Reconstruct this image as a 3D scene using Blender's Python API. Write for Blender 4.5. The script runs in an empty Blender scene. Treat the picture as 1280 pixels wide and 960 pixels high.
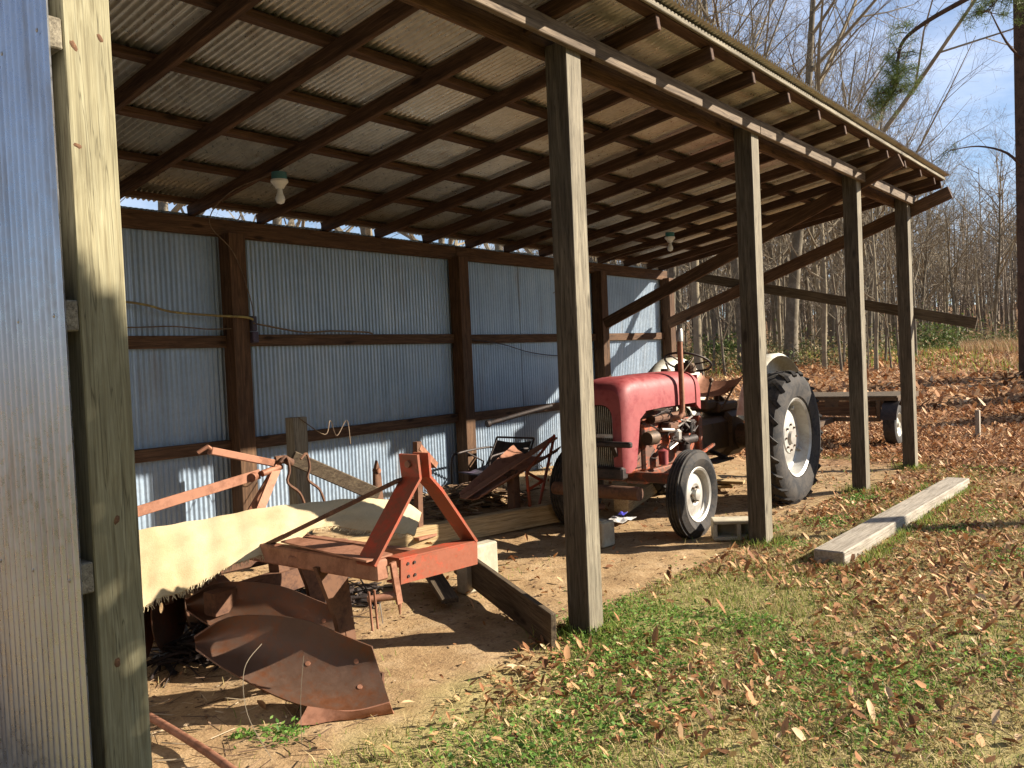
import bpy, math, random
import numpy as np
from mathutils import Vector, Matrix
random.seed(7); rng = np.random.default_rng(11)
S = bpy.context.scene; COL = S.collection
R = math.radians

# ------------------------------------------------------------------ camera
ax = Vector((842, 66, -1044)).normalized()
az = Vector((-.045, 1, 28/1044)); az = (az - ax*az.dot(ax)).normalized()
ay = az.cross(ax)
cam_d = bpy.data.cameras.new('camera'); cam = bpy.data.objects.new('camera', cam_d); COL.objects.link(cam)
m = Matrix((ax, ay, az)).to_4x4(); m.translation = (0, 0, 1.5)
cam.matrix_world = m
cam_d.sensor_width = 36; cam_d.lens = 1044/1280*36; cam_d.clip_start = .05; cam_d.clip_end = 2000
S.camera = cam
# ------------------------------------------------------------------ light
AZ, EL = R(41), R(26.9)
to_sun = Vector((math.sin(AZ)*math.cos(EL), -math.cos(AZ)*math.cos(EL), math.sin(EL)))
W = bpy.data.worlds.new('World'); S.world = W; W.use_nodes = True
nt = W.node_tree; bg = nt.nodes['Background']
sky = nt.nodes.new('ShaderNodeTexSky'); sky.sky_type = 'NISHITA'; sky.sun_disc = False
sky.sun_elevation = EL; sky.sun_rotation = math.atan2(to_sun.x, to_sun.y)
sky.air_density = 1.0; sky.dust_density = .15; sky.ozone_density = 4.5; sky.altitude = 100
tc = nt.nodes.new('ShaderNodeTexCoord'); mp = nt.nodes.new('ShaderNodeMapping'); mp.inputs['Scale'].default_value = (1.6, 1.6, 5)
nz = nt.nodes.new('ShaderNodeTexNoise'); nz.inputs['Scale'].default_value = 2.2; nz.inputs['Detail'].default_value = 7; nz.inputs['Roughness'].default_value = .62
cr_ = nt.nodes.new('ShaderNodeValToRGB'); cr_.color_ramp.elements[0].position = .42; cr_.color_ramp.elements[0].color = (.10,)*3+(1,); cr_.color_ramp.elements[1].position = .78; cr_.color_ramp.elements[1].color = (.62,)*3+(1,)
mxs = nt.nodes.new('ShaderNodeMixRGB'); mxs.inputs[2].default_value = (8.5, 9.0, 10.5, 1)
nt.links.new(tc.outputs['Generated'], mp.inputs[0]); nt.links.new(mp.outputs[0], nz.inputs['Vector']); nt.links.new(nz.outputs['Fac'], cr_.inputs[0])
nt.links.new(cr_.outputs[0], mxs.inputs[0]); nt.links.new(sky.outputs[0], mxs.inputs[1]); nt.links.new(mxs.outputs[0], bg.inputs[0]); bg.inputs[1].default_value = .054
sd = bpy.data.lights.new('sun', 'SUN'); sd.energy = 5.0; sd.angle = R(.55); sd.color = (1, .90, .76)
so = bpy.data.objects.new('sun', sd); COL.objects.link(so)
so.rotation_euler = to_sun.to_track_quat('Z', 'Y').to_euler(); so.location = (10, -20, 15)
S.view_settings.view_transform = 'Standard'; S.view_settings.look = 'None'
S.view_settings.gamma = 1; S.view_settings.use_curve_mapping = False
S.view_settings.exposure = 1.4
S.render.engine = 'CYCLES'
S.cycles.max_bounces = 6; S.cycles.diffuse_bounces = 4; S.cycles.glossy_bounces = 3

# ------------------------------------------------------------------ materials
class NT:
    def __init__(s, name):
        s.m = bpy.data.materials.new(name); s.m.use_nodes = True; s.t = s.m.node_tree
        s.b = s.t.nodes['Principled BSDF']
    def n(s, t, **k):
        x = s.t.nodes.new('ShaderNode'+t)
        for a, v in k.items(): setattr(x, a, v)
        return x
    def l(s, a, b): s.t.links.new(a, b)
    def vec(s, kind='Object', scale=(1, 1, 1), rnd=True):
        tc = s.n('TexCoord'); mp = s.n('Mapping'); mp.inputs['Scale'].default_value = scale
        if rnd:
            oi = s.n('ObjectInfo'); ml = s.n('Math', operation='MULTIPLY'); ml.inputs[1].default_value = 37.
            s.l(oi.outputs['Random'], ml.inputs[0])
            ad = s.n('VectorMath', operation='ADD'); s.l(tc.outputs[kind], ad.inputs[0]); s.l(ml.outputs[0], ad.inputs[1])
            s.l(ad.outputs[0], mp.inputs[0])
        else: s.l(tc.outputs[kind], mp.inputs[0])
        return mp.outputs[0]
    def noise(s, v, scale=5, det=5, rough=.6, dist=0):
        x = s.n('TexNoise'); x.inputs['Scale'].default_value = scale; x.inputs['Detail'].default_value = det
        x.inputs['Roughness'].default_value = rough; x.inputs['Distortion'].default_value = dist
        s.l(v, x.inputs['Vector']); return x.outputs['Fac']
    def ramp(s, f, stops):
        x = s.n('ValToRGB'); e = x.color_ramp.elements
        while len(e) < len(stops): e.new(.5)
        for q, (p, c) in zip(e, stops): q.position = p; q.color = (*c, 1) if len(c) == 3 else c
        s.l(f, x.inputs[0]); return x.outputs[0]
    def mix(s, f, a, b, mode='MIX'):
        x = s.n('MixRGB', blend_type=mode)
        for i, v in ((0, f), (1, a), (2, b)):
            if isinstance(v, (int, float)): x.inputs[i].default_value = v
            elif isinstance(v, tuple): x.inputs[i].default_value = (*v, 1)
            else: s.l(v, x.inputs[i])
        return x.outputs[0]
    def bump(s, f, st=.3, d=.01):
        x = s.n('Bump'); x.inputs['Strength'].default_value = st; x.inputs['Distance'].default_value = d
        s.l(f, x.inputs['Height']); s.l(x.outputs[0], s.b.inputs['Normal'])
    def set(s, col=None, rough=None, metal=None, spec=None):
        if col is not None:
            if isinstance(col, tuple): s.b.inputs['Base Color'].default_value = (*col, 1)
            else: s.l(col, s.b.inputs['Base Color'])
        if rough is not None:
            if isinstance(rough, (int, float)): s.b.inputs['Roughness'].default_value = rough
            else: s.l(rough, s.b.inputs['Roughness'])
        if metal is not None: s.b.inputs['Metallic'].default_value = metal
        if spec is not None: s.b.inputs['Specular IOR Level'].default_value = spec
        return s.m
MAT = {}
def wood(name, dark, mid, light, contrast=1., knots=True, stain_shade=None):
    s = NT(name)
    v = s.vec(scale=(1.3, 16, 16))
    g1 = s.noise(v, 3.0, 6, .65, .8)
    v2 = s.vec(scale=(1.0, 60, 60)); g2 = s.noise(v2, 3, 3, .6)
    v3 = s.vec(scale=(1, 1, 1)); g3 = s.noise(v3, 2.2, 4, .6)
    c = s.ramp(g1, [(.30, dark), (.5, mid), (.70, light)])
    f = s.ramp(g2, [(.35, (.62,)*3), (.6, (1.05,)*3)])
    c = s.mix(.8*contrast, c, f, 'MULTIPLY')
    f3 = s.ramp(g3, [(.3, (.72,)*3), (.65, (1.08,)*3)])
    c = s.mix(.7, c, f3, 'MULTIPLY')
    ck = s.noise(s.vec(scale=(.55, 17, 17)), 2.2, 3, .5, .3); ck = s.ramp(ck, [(.485, (0,)*3), (.5, (1,)*3), (.515, (0,)*3)])
    c = s.mix(s.mix(.75, (0, 0, 0), ck), c, tuple(x*.35 for x in dark))
    if knots:
        vk = s.vec(scale=(2.2, 7, 7)); vo = s.n('TexVoronoi'); vo.inputs['Scale'].default_value = 1.0
        s.l(vk, vo.inputs['Vector'])
        k = s.ramp(vo.outputs['Distance'], [(.07, (1,)*3), (.15, (0,)*3)])
        c = s.mix(k, c, tuple(x*.45 for x in dark))
    if stain_shade: c = stain_shade(s, c)
    s.bump(s.mix(.5, g1, g2), .45, .004)
    MAT[name] = s.set(c, .82, spec=.25); return MAT[name]
wood('weathered_wood', (.12, .10, .07), (.22, .19, .135), (.31, .27, .195))
wood('beam_wood', (.085, .06, .04), (.17, .125, .085), (.25, .19, .13))
KNOTS = [(1.137, 2.475, 0.018), (1.216, 2.517, 0.016), (1.132, 2.185, 0.014), (1.183, 1.079, 0.017), (1.16, 0.655, 0.02)]
wood('shade_stained_post', (.055, .042, .03), (.10, .08, .058), (.16, .13, .095))  # post sides and back: brown wood with their shade put into the colour
wood('grey_lumber', (.24, .20, .15), (.38, .33, .26), (.48, .42, .34))
wood('brown_wood', (.062, .033, .018), (.115, .062, .033), (.19, .105, .055))
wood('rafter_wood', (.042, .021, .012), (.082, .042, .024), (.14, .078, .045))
wood('tan_timber', (.33, .22, .10), (.48, .34, .17), (.60, .45, .25))
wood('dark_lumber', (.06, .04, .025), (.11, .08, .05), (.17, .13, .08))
def p0shade(s, c):
    # faint shade painted on the lower post, fading out half-way up
    tc = s.n('TexCoord'); sx = s.n('SeparateXYZ'); s.l(tc.outputs['Object'], sx.inputs[0])
    n_ = s.noise(s.vec(scale=(1, 9, 9)), 1.5, 4)
    ad = s.n('Math', operation='MULTIPLY_ADD'); s.l(n_, ad.inputs[0]); ad.inputs[1].default_value = .9; s.l(sx.outputs['X'], ad.inputs[2])
    f = s.ramp(s.map01(ad.outputs[0], 1.2, 2.6), [(0, (1,)*3), (1, (0,)*3)])
    return s.mix(f, c, s.mix(.8, c, (.93, .93, .90), 'MULTIPLY'))
def map01(s, f, a, b):
    x = s.n('MapRange'); x.inputs[1].default_value = a; x.inputs[2].default_value = b; s.l(f, x.inputs[0]); return x.outputs[0]
NT.map01 = map01
wood('treated_pine', (.19, .16, .09), (.28, .25, .15), (.36, .33, .21), .7, True, p0shade)

def metal_sheet(name, base, lo, hi, rough=.42, stain_shade=None, metal=.75):
    s = NT(name)
    v = s.vec('Object', (1, 1, 1), False)
    a = s.noise(v, 1.3, 5, .65); b = s.noise(v, 26, 3, .7)
    # one tone per sheet width, streaks down the ribs
    st = s.noise(s.vec('Object', (9, 9, .5), False), 1.6, 4, .6)
    c = s.ramp(s.mix(.45, a, st), [(.32, lo), (.5, base), (.7, hi)])
    c = s.mix(.22, c, s.ramp(b, [(.35, (.65,)*3), (.65, (1.15,)*3)]), 'MULTIPLY')
    if stain_shade:
        k = s.ramp(s.noise(s.vec('Object', (5, 5, .8), False), 1.1, 6, .7), [(.56, (0,)*3), (.80, (1,)*3)])
        c = s.mix(k, c, stain_shade)
    r = s.ramp(b, [(.3, (rough-.08,)*3), (.7, (rough+.12,)*3)])
    MAT[name] = s.set(c, r, metal)
metal_sheet('galvanized_wall', (.31, .39, .48), (.23, .30, .38), (.41, .48, .55), .36, (.25, .23, .21), .35)
metal_sheet('galvanized_roof', (.48, .45, .38), (.34, .31, .26), (.60, .57, .50), .32, (.26, .18, .11), .75)
metal_sheet('galvanized_side', (.42, .44, .49), (.30, .31, .35), (.51, .52, .56), .30, (.26, .20, .15), .85)

def paint(name, col, worn, amt=.5, rough=.5, scale=6, metal=0, spec=.4, fine=None):
    s = NT(name); v = s.vec()
    a = s.noise(v, scale, 7, .7, .4); b = s.noise(v, scale*6, 4, .7)
    lo = .62 - amt*.3
    k = s.ramp(s.mix(.35, a, b), [(lo-.06, (0,)*3), (lo+.06, (1,)*3)])
    c = s.mix(k, tuple(col), tuple(worn))
    c = s.mix(.5, c, s.ramp(b, [(.3, (.7,)*3), (.7, (1.15,)*3)]), 'MULTIPLY')
    r = s.ramp(b, [(.3, (rough,)*3), (.7, (min(1, rough+.2),)*3)])
    s.bump(b, .25, .003)
    MAT[name] = s.set(c, r, metal, spec)
paint('knot_red', (.24, .12, .055), (.12, .06, .03), .6, .8, 40)
paint('plow_red', (.43, .055, .02), (.23, .065, .03), .55, .5, 7)
paint('faded_red', (.22, .014, .020), (.27, .05, .05), .62, .5, 2.6, 0, .5)
paint('engine_red', (.52, .10, .03), (.12, .06, .04), .55, .5, 7)
paint('rust', (.21, .085, .045), (.32, .15, .09), .55, .58, 4, .25)
paint('dark_rust', (.085, .04, .025), (.16, .08, .045), .5, .7, 6, .2)
paint('mold_rust', (.19, .075, .035), (.13, .075, .05), .5, .40, 4, .45)
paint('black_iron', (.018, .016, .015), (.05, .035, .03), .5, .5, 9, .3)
paint('grease_iron', (.05, .04, .035), (.12, .08, .05), .6, .5, 12, .4)
paint('bright_steel', (.5, .48, .44), (.3, .24, .2), .4, .35, 9, .7)
paint('tire_rubber', (.022, .022, .023), (.06, .052, .045), .45, .75, 7, 0, .3)
paint('cream_paint', (.62, .60, .52), (.42, .38, .30), .4, .4, 4)
paint('silver_rim', (.50, .49, .45), (.36, .33, .29), .4, .38, 4, .35)
paint('white_porcelain', (.75, .74, .70), (.6, .58, .52), .2, .3, 5)
paint('teal_plastic', (.03, .16, .17), (.04, .12, .13), .3, .5, 5)
paint('outlet_grey', (.045, .04, .055), (.08, .06, .10), .4, .6, 5)
paint('cord_yellow', (.42, .36, .12), (.22, .17, .07), .5, .6, 6)
paint('cord_brown', (.24, .17, .10), (.12, .08, .05), .5, .7, 6)
paint('concrete', (.52, .47, .34), (.38, .33, .24), .5, .9, 8)
paint('blue_plastic', (.05, .05, .42), (.08, .08, .5), .3, .4, 5)
paint('white_plastic', (.7, .7, .68), (.5, .48, .45), .4, .5, 5)
paint('bark_grey', (.22, .19, .145), (.13, .11, .08), .5, .95, 3, 0, .1)
paint('bark_tan', (.32, .275, .19), (.21, .175, .12), .5, .95, 3, 0, .1)
paint('twig', (.30, .255, .18), (.21, .175, .125), .5, .95, 1, 0, .1)
paint('pine_bark', (.05, .033, .025), (.085, .055, .04), .5, .95, 5, 0, .1)
paint('tan_plastic', (.5, .38, .2), (.36, .26, .14), .4, .8, 5)
s = NT('canvas'); v = s.vec('Object', (1, 1, 1)); a = s.noise(v, 3.0, 5, .6); b = s.noise(v, 150, 2, .6)
c = s.ramp(a, [(.32, (.40, .31, .17)), (.5, (.49, .40, .24)), (.68, (.55, .46, .30))])
c = s.mix(.3, c, s.ramp(b, [(.35, (.75,)*3), (.6, (1,)*3)]), 'MULTIPLY'); s.bump(b, .3, .004)
MAT['canvas'] = s.set(c, .95, spec=.1)
def islands(name, stops, rough=.8, trans=0.):
    s = NT(name); g = s.n('NewGeometry')
    c = s.ramp(g.outputs['Random Per Island'], stops)
    s.t.nodes[-1].color_ramp.interpolation = 'LINEAR'
    MAT[name] = s.set(c, rough, spec=.2)
    if trans:
        tr = s.n('BsdfTranslucent'); s.l(c, tr.inputs[0]); mx = s.n('MixShader'); mx.inputs[0].default_value = trans
        s.l(s.b.outputs[0], mx.inputs[1]); s.l(tr.outputs[0], mx.inputs[2]); s.l(mx.outputs[0], s.t.nodes['Material Output'].inputs[0])
islands('leaf_litter', [(0, (.12, .055, .028)), (.3, (.30, .135, .06)), (.6, (.44, .23, .105)), (.88, (.56, .34, .17)), (1, (.64, .46, .29))], .75, .15)
islands('straw', [(0, (.24, .18, .08)), (.5, (.46, .36, .17)), (1, (.64, .52, .28))], .8, .35)
islands('tawny', [(0, (.20, .12, .06)), (.5, (.36, .23, .12)), (1, (.48, .34, .19))], .8, .2)
islands('grass_green', [(0, (.08, .13, .025)), (.5, (.19, .27, .045)), (.85, (.31, .35, .08)), (1, (.42, .40, .14))], .7, .4)
islands('weed_green', [(0, (.06, .14, .03)), (.5, (.14, .27, .05)), (1, (.26, .38, .09))], .6, .4)
islands('pine_needle', [(0, (.05, .085, .02)), (.5, (.11, .16, .04)), (1, (.20, .24, .07))], .6, .2)
islands('brush', [(0, (.06, .07, .03)), (.3, (.10, .13, .04)), (.6, (.20, .17, .09)), (1, (.32, .22, .12))], .8, .2)
islands('far_twig', [(0, (.13, .105, .085)), (.5, (.20, .165, .13)), (1, (.30, .245, .185))], .95)
islands('debris', [(0, (.07, .045, .03)), (.4, (.16, .10, .06)), (.8, (.30, .20, .12)), (1, (.45, .36, .24))], .9)

# ------------------------------------------------------------------ helpers
ORI = {}
def tag(o, label=None, cat=None, group=None, kind=None):
    if label: o['label'] = label
    if cat: o['category'] = cat
    if group: o['group'] = group
    if kind: o['kind'] = kind
    return o
def thing(name, loc, label, cat, group=None, rz=0):
    o = bpy.data.objects.new(name, None); COL.objects.link(o); o.location = loc; o.rotation_euler = (0, 0, rz)
    o.empty_display_size = .1
    ORI[o] = Vector(loc) if not rz else Vector((0, 0, 0))
    return tag(o, label, cat, group)
def frame(p0, p1, up=(0, 0, 1)):
    p0 = Vector(p0); d = Vector(p1)-p0; x = d.normalized(); z = Vector(up)
    if abs(x.dot(z)) > .99: z = Vector((0, 1, 0))
    y = z.cross(x).normalized(); z = x.cross(y)
    M = Matrix((x, y, z)).transposed().to_4x4(); M.translation = p0; return M, d.length
class MB:
    def __init__(s): s.v = []; s.f = []
    def add(s, v, f):
        k = len(s.v); s.v += [tuple(p) for p in v]; s.f += [tuple(i+k for i in q) for q in f]; return s
    def box(s, c, d, M=None, bev=0.0):
        hx, hy, hz = d[0]/2, d[1]/2, d[2]/2; b = min(bev, hx*.45, hy*.45, hz*.45)
        M = M or Matrix(); c = Vector(c)
        if b <= 0:
            v = [M @ (Vector((sx*hx, sy*hy, sz*hz))+c) for sx in (-1, 1) for sy in (-1, 1) for sz in (-1, 1)]
            return s.add(v, [(0, 1, 3, 2), (4, 6, 7, 5), (0, 4, 5, 1), (2, 3, 7, 6), (0, 2, 6, 4), (1, 5, 7, 3)])
        V = []; idx = {}
        for sx in (-1, 1):
            for sy in (-1, 1):
                for sz in (-1, 1):
                    for a in range(3):
                        q = [sx*(hx-b), sy*(hy-b), sz*(hz-b)]
                        q[a] = (sx*hx, sy*hy, sz*hz)[a]
                        idx[sx, sy, sz, a] = len(V); V.append(M @ (Vector(q)+c))
        F = []
        o = (-1, 1)
        for a in range(3):
            for sg in o:
                r = []
                for u, w in ((-1, -1), (1, -1), (1, 1), (-1, 1)):
                    k = [0, 0, 0]; k[a] = sg; k[(a+1) % 3] = u; k[(a+2) % 3] = w
                    r.append(idx[(*k, a)])
                F.append(r if sg > 0 else r[::-1])
        for a in range(3):
            b1, c1 = (a+1) % 3, (a+2) % 3
            for u in o:
                for w in o:
                    k0 = [0]*3; k1 = [0]*3; k0[a] = -1; k1[a] = 1; k0[b1] = k1[b1] = u; k0[c1] = k1[c1] = w
                    q = [idx[(*k0, b1)], idx[(*k1, b1)], idx[(*k1, c1)], idx[(*k0, c1)]]
                    F.append(q if u*w > 0 else q[::-1])
        for sx in o:
            for sy in o:
                for sz in o:
                    q = [idx[sx, sy, sz, i] for i in range(3)]
                    F.append(q if sx*sy*sz > 0 else q[::-1])
        return s.add(V, F)
    def beam(s, p0, p1, w, h, up=(0, 0, 1), bev=0.0):
        M, L = frame(p0, p1, up); return s.box((L/2, 0, 0), (L, w, h), M, bev)
    def tube(s, pts, r, n=8, caps=True, flat=1.):
        pts = [Vector(p) for p in pts]; rs = r if isinstance(r, (list, tuple)) else [r]*len(pts)
        k = len(s.v); up = None; V = []
        for i, p in enumerate(pts):
            d = (pts[min(i+1, len(pts)-1)]-pts[max(i-1, 0)]).normalized()
            if up is None:
                up = Vector((0, 0, 1)) if abs(d.z) < .9 else Vector((1, 0, 0))
            u = (up-d*up.dot(d)).normalized(); w = d.cross(u); up = u
            for j in range(n):
                a = 2*math.pi*j/n; V.append(p+(u*math.cos(a)*flat+w*math.sin(a))*rs[i])
        F = []
        for i in range(len(pts)-1):
            for j in range(n):
                a, b = i*n+j, i*n+(j+1) % n; F.append((a, b, b+n, a+n))
        if caps: F.append(tuple(range(n))[::-1]); F.append(tuple(range((len(pts)-1)*n, len(pts)*n)))
        return s.add(V, F)
    def lathe(s, prof, M=None, n=32, close=False):
        # profile of (radius, y) turned about the local Y axis
        M = M or Matrix(); V = []; F = []; m_ = len(prof)
        for i in range(n):
            a = 2*math.pi*i/n
            for r, y in prof: V.append(M @ Vector((r*math.cos(a), y, r*math.sin(a))))
        for i in range(n):
            for j in range(m_-(0 if close else 1)):
                a, b = i*m_+j, i*m_+(j+1) % m_; c, d = ((i+1) % n)*m_+(j+1) % m_, ((i+1) % n)*m_+j
                F.append((a, b, c, d))
        return s.add(V, F)
    def grid(s, rows, thick=None, closed=False):
        # rows of points; with thickness both skins and rims
        nr, nc = len(rows), len(rows[0]); P = [[Vector(p) for p in r] for r in rows]
        if thick is None:
            return s.add([p for r in P for p in r], [(i*nc+j, i*nc+j+1, (i+1)*nc+j+1, (i+1)*nc+j) for i in range(nr-1) for j in range(nc-1)])
        N = []
        for i in range(nr):
            for j in range(nc):
                a = P[min(i+1, nr-1)][j]-P[max(i-1, 0)][j]; b = P[i][min(j+1, nc-1)]-P[i][max(j-1, 0)]
                n_ = a.cross(b); N.append(n_.normalized() if n_.length > 1e-9 else Vector((0, 0, 1)))
        A = [P[i][j]+N[i*nc+j]*thick/2 for i in range(nr) for j in range(nc)]
        B = [P[i][j]-N[i*nc+j]*thick/2 for i in range(nr) for j in range(nc)]
        K = nr*nc; F = []
        for i in range(nr-1):
            for j in range(nc-1):
                q = (i*nc+j, (i+1)*nc+j, (i+1)*nc+j+1, i*nc+j+1)
                F.append(q); F.append(tuple(K+x for x in q[::-1]))
        ring = [j for j in range(nc)]+[i*nc+nc-1 for i in range(1, nr)]+[(nr-1)*nc+j for j in range(nc-2, -1, -1)]+[i*nc for i in range(nr-2, 0, -1)]
        for a, b in zip(ring, ring[1:]+ring[:1]): F.append((a, b, b+K, a+K))
        return s.add(A+B, F)
    def prism(s, poly, a, b, axis=1):
        # polygon in the two other axes extruded from a to b along axis
        def P(p, t):
            q = list(p); q.insert(axis, t); return q
        n = len(poly); V = [P(p, a) for p in poly]+[P(p, b) for p in poly]
        F = [tuple(range(n))[::-1], tuple(range(n, 2*n))]+[(i, (i+1) % n, (i+1) % n+n, i+n) for i in range(n)]
        return s.add(V, F)
    def build(s, name, mat, parent=None, smooth=False, local=False, auto=None, **t):
        me = bpy.data.meshes.new(name)
        if parent is None:
            a = np.array(s.v); org = Vector(((a[:, 0].min()+a[:, 0].max())/2, (a[:, 1].min()+a[:, 1].max())/2, a[:, 2].min()))
        else: org = ORI[parent]
        vv = s.v if local else [(x-org.x, y-org.y, z-org.z) for x, y, z in s.v]
        me.from_pydata(vv, [], s.f); me.materials.append(MAT[mat])
        if smooth:
            me.polygons.foreach_set('use_smooth', [True]*len(me.polygons))
            try: me.set_sharp_from_angle(angle=R(auto or 40))
            except Exception: pass
        o = bpy.data.objects.new(name, me); COL.objects.link(o)
        if parent: o.parent = parent
        elif not local: o.location = org
        ORI[o] = org; tag(o, **t); return o
def board(name, p0, p1, w, h, mat, parent=None, up=(0, 0, 1), bev=.004, warp=0., seg=1, **t):
    """a sawn board or post, its grain along its own X axis; w is across, h is along up"""
    M, L = frame(p0, p1, up)
    mb = MB()
    if warp and seg > 1:
        rows = []
        for i in range(seg+1):
            x = L*i/seg; dy = warp*math.sin(math.pi*i/seg)
            rows.append([(x, -w/2+dy, -h/2), (x, w/2+dy, -h/2), (x, w/2+dy, h/2), (x, -w/2+dy, h/2)])
        V = [p for r in rows for p in r]; F = [(3, 2, 1, 0), tuple(seg*4+i for i in range(4))]
        for i in range(seg):
            for j in range(4): F.append((i*4+j, i*4+(j+1) % 4, (i+1)*4+(j+1) % 4, (i+1)*4+j))
        mb.add(V, F)
    else: mb.box((L/2, 0, 0), (L, w, h), None, bev)
    me = bpy.data.meshes.new(name); me.from_pydata(mb.v, [], mb.f); me.materials.append(MAT[mat])
    o = bpy.data.objects.new(name, me); COL.objects.link(o)
    if parent:
        o.parent = parent; o.matrix_basis = Matrix.Translation(-ORI[parent]) @ M
    else: o.matrix_basis = M
    ORI[o] = ORI[parent] if parent else M.translation.copy()
    return tag(o, **t)
def dup(o, parent=None, loc=None, rz=None, sc=None, label=None):
    c = o.copy(); COL.objects.link(c)
    if parent: c.parent = parent
    if loc is not None: c.location = loc
    if rz is not None: c.rotation_euler = (0, 0, rz)
    if sc is not None: c.scale = sc if isinstance(sc, tuple) else (sc,)*3
    if label: c['label'] = label
    for ch in list(o.children): dup(ch, c)
    return c
def np_mesh(name, V, F, mat, parent=None, smooth=False, **t):
    """V (n,3), F (m,k) all faces with k corners"""
    me = bpy.data.meshes.new(name); k = F.shape[1]
    me.vertices.add(len(V)); me.vertices.foreach_set('co', V.astype(np.float32).ravel())
    me.loops.add(F.size); me.loops.foreach_set('vertex_index', F.astype(np.int32).ravel())
    me.polygons.add(len(F)); me.polygons.foreach_set('loop_start', np.arange(0, F.size, k, dtype=np.int32))
    try: me.polygons.foreach_set('loop_total', np.full(len(F), k, dtype=np.int32))
    except Exception: pass
    if smooth: me.polygons.foreach_set('use_smooth', np.ones(len(F), bool))
    me.update(calc_edges=True); me.validate()
    me.materials.append(MAT[mat]); o = bpy.data.objects.new(name, me); COL.objects.link(o)
    if parent: o.parent = parent
    return tag(o, **t)

# ------------------------------------------------------------------ ground
def sst(t): t = np.clip(t, 0, 1); return t*t*(3-2*t)
def vnoise(x, y, sc, seed=0):
    x = np.asarray(x, float)*sc; y = np.asarray(y, float)*sc
    xi = np.floor(x).astype(int); yi = np.floor(y).astype(int); fx = sst(x-xi); fy = sst(y-yi)
    def h(a, b):
        n = (a*374761393+b*668265263+seed*1442695041) & 0x7fffffff
        n = ((n ^ (n >> 13))*1274126177) & 0x7fffffff
        return ((n ^ (n >> 16)) & 0xffff)/65535.
    return (h(xi, yi)*(1-fx)+h(xi+1, yi)*fx)*(1-fy)+(h(xi, yi+1)*(1-fx)+h(xi+1, yi+1)*fx)*fy
def gz(x, y):
    x = np.asarray(x, float); y = np.asarray(y, float)
    z = .20*sst((y-4.0)/2.0)*sst((14-x)/4)
    far = np.sqrt(np.maximum(x-11, 0)**2+.25*np.maximum(y-5, 0)**2)
    z = z+1.15*sst(far/30.)*sst((x-8)/8) + 6.5*sst((np.hypot(x, y)-60)/110)
    z = z+.20*sst((x-17)/8)*(vnoise(x, y, .12, 3)-.4)
    z = z+.10*np.exp(-((x-5.6)**2/.8+(y-5.3)**2/.25))
    z = z-.05*sst((3-x)/1.)*sst((y-3.2)/.6)
    z = z+.018*(vnoise(x, y, 2.3, 1)-.5)+.02*(vnoise(x, y, .7, 2)-.5)
    return z
def axis_lines(lo, hi, c0, c1, d):
    a = [c0]; 
    while a[-1] < c1: a.append(a[-1]+d)
    st = d
    while a[-1] < hi: st *= 1.13; a.append(a[-1]+st)
    b = []; q = c0; st = d
    while q > lo: st *= 1.13; q -= st; b.append(q)
    return np.array(b[::-1]+a)
gx = axis_lines(-500, 700, .5, 20, .07); gy = axis_lines(-500, 700, -.5, 7, .07)
GX, GY = np.meshgrid(gx, gy, indexing='ij'); nx, ny = GX.shape
Z = gz(GX, GY)
Z += .022*(vnoise(GX, GY, 6, 5)-.5)*(GX < 30)
V = np.stack([GX, GY, Z], -1).reshape(-1, 3)
i = np.arange(nx*ny).reshape(nx, ny); F = np.stack([i[:-1, :-1], i[1:, :-1], i[1:, 1:], i[:-1, 1:]], -1).reshape(-1, 4)
s = NT('ground')
geo = s.n('NewGeometry'); pos = geo.outputs['Position']; sep = s.n('SeparateXYZ'); s.l(pos, sep.inputs[0])
n1 = s.noise(pos, 1.3, 6, .65); n2 = s.noise(pos, 14, 6, .7); n3 = s.noise(pos, 60, 4, .7); n4 = s.noise(pos, 4.5, 6, .7)
dirt = s.ramp(n4, [(.3, (.24, .15, .075)), (.5, (.36, .24, .125)), (.72, (.47, .34, .20))])
dirt = s.mix(.6, dirt, s.ramp(n3, [(.3, (.6,)*3), (.65, (1.15,)*3)]), 'MULTIPLY')
dirt = s.mix(s.ramp(n2, [(.56, (0,)*3), (.66, (.8,)*3)]), dirt, (.12, .072, .045))
lit = s.ramp(n2, [(.3, (.13, .07, .035)), (.5, (.28, .16, .08)), (.7, (.42, .27, .15))])
gr = s.ramp(n2, [(.3, (.17, .15, .06)), (.5, (.31, .26, .11)), (.7, (.45, .36, .17))])
def mth(op, a, b=None):
    x = s.n('Math', operation=op)
    for k, q in enumerate((a, b)):
        if q is None: continue
        if isinstance(q, (int, float)): x.inputs[k].default_value = q
        else: s.l(q, x.inputs[k])
    return x.outputs[0]
ny_ = mth('ADD', sep.outputs['Y'], mth('MULTIPLY', n1, -1.4))
md = s.map01(ny_, 1.75, 2.15)                       # dirt under the roof
mx_ = s.map01(mth('ADD', sep.outputs['X'], mth('MULTIPLY', n1, 4.)), 12.2, 13.2)
c = s.mix(md, gr, dirt)
ml_ = s.map01(mth('ADD', mth('MULTIPLY', sep.outputs['X'], 1.), mth('MULTIPLY', n1, 5)), 8.5, 12.5)
c = s.mix(mth('MULTIPLY', ml_, mth('SUBTRACT', 1., md)), c, lit)
c = s.mix(mx_, c, lit)
s.bump(s.mix(.5, n2, n3), .6, .02)
MAT['ground'] = s.set(c, .97, spec=.1)
np_mesh('ground', V, F, 'ground', smooth=True, kind='structure')

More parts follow.
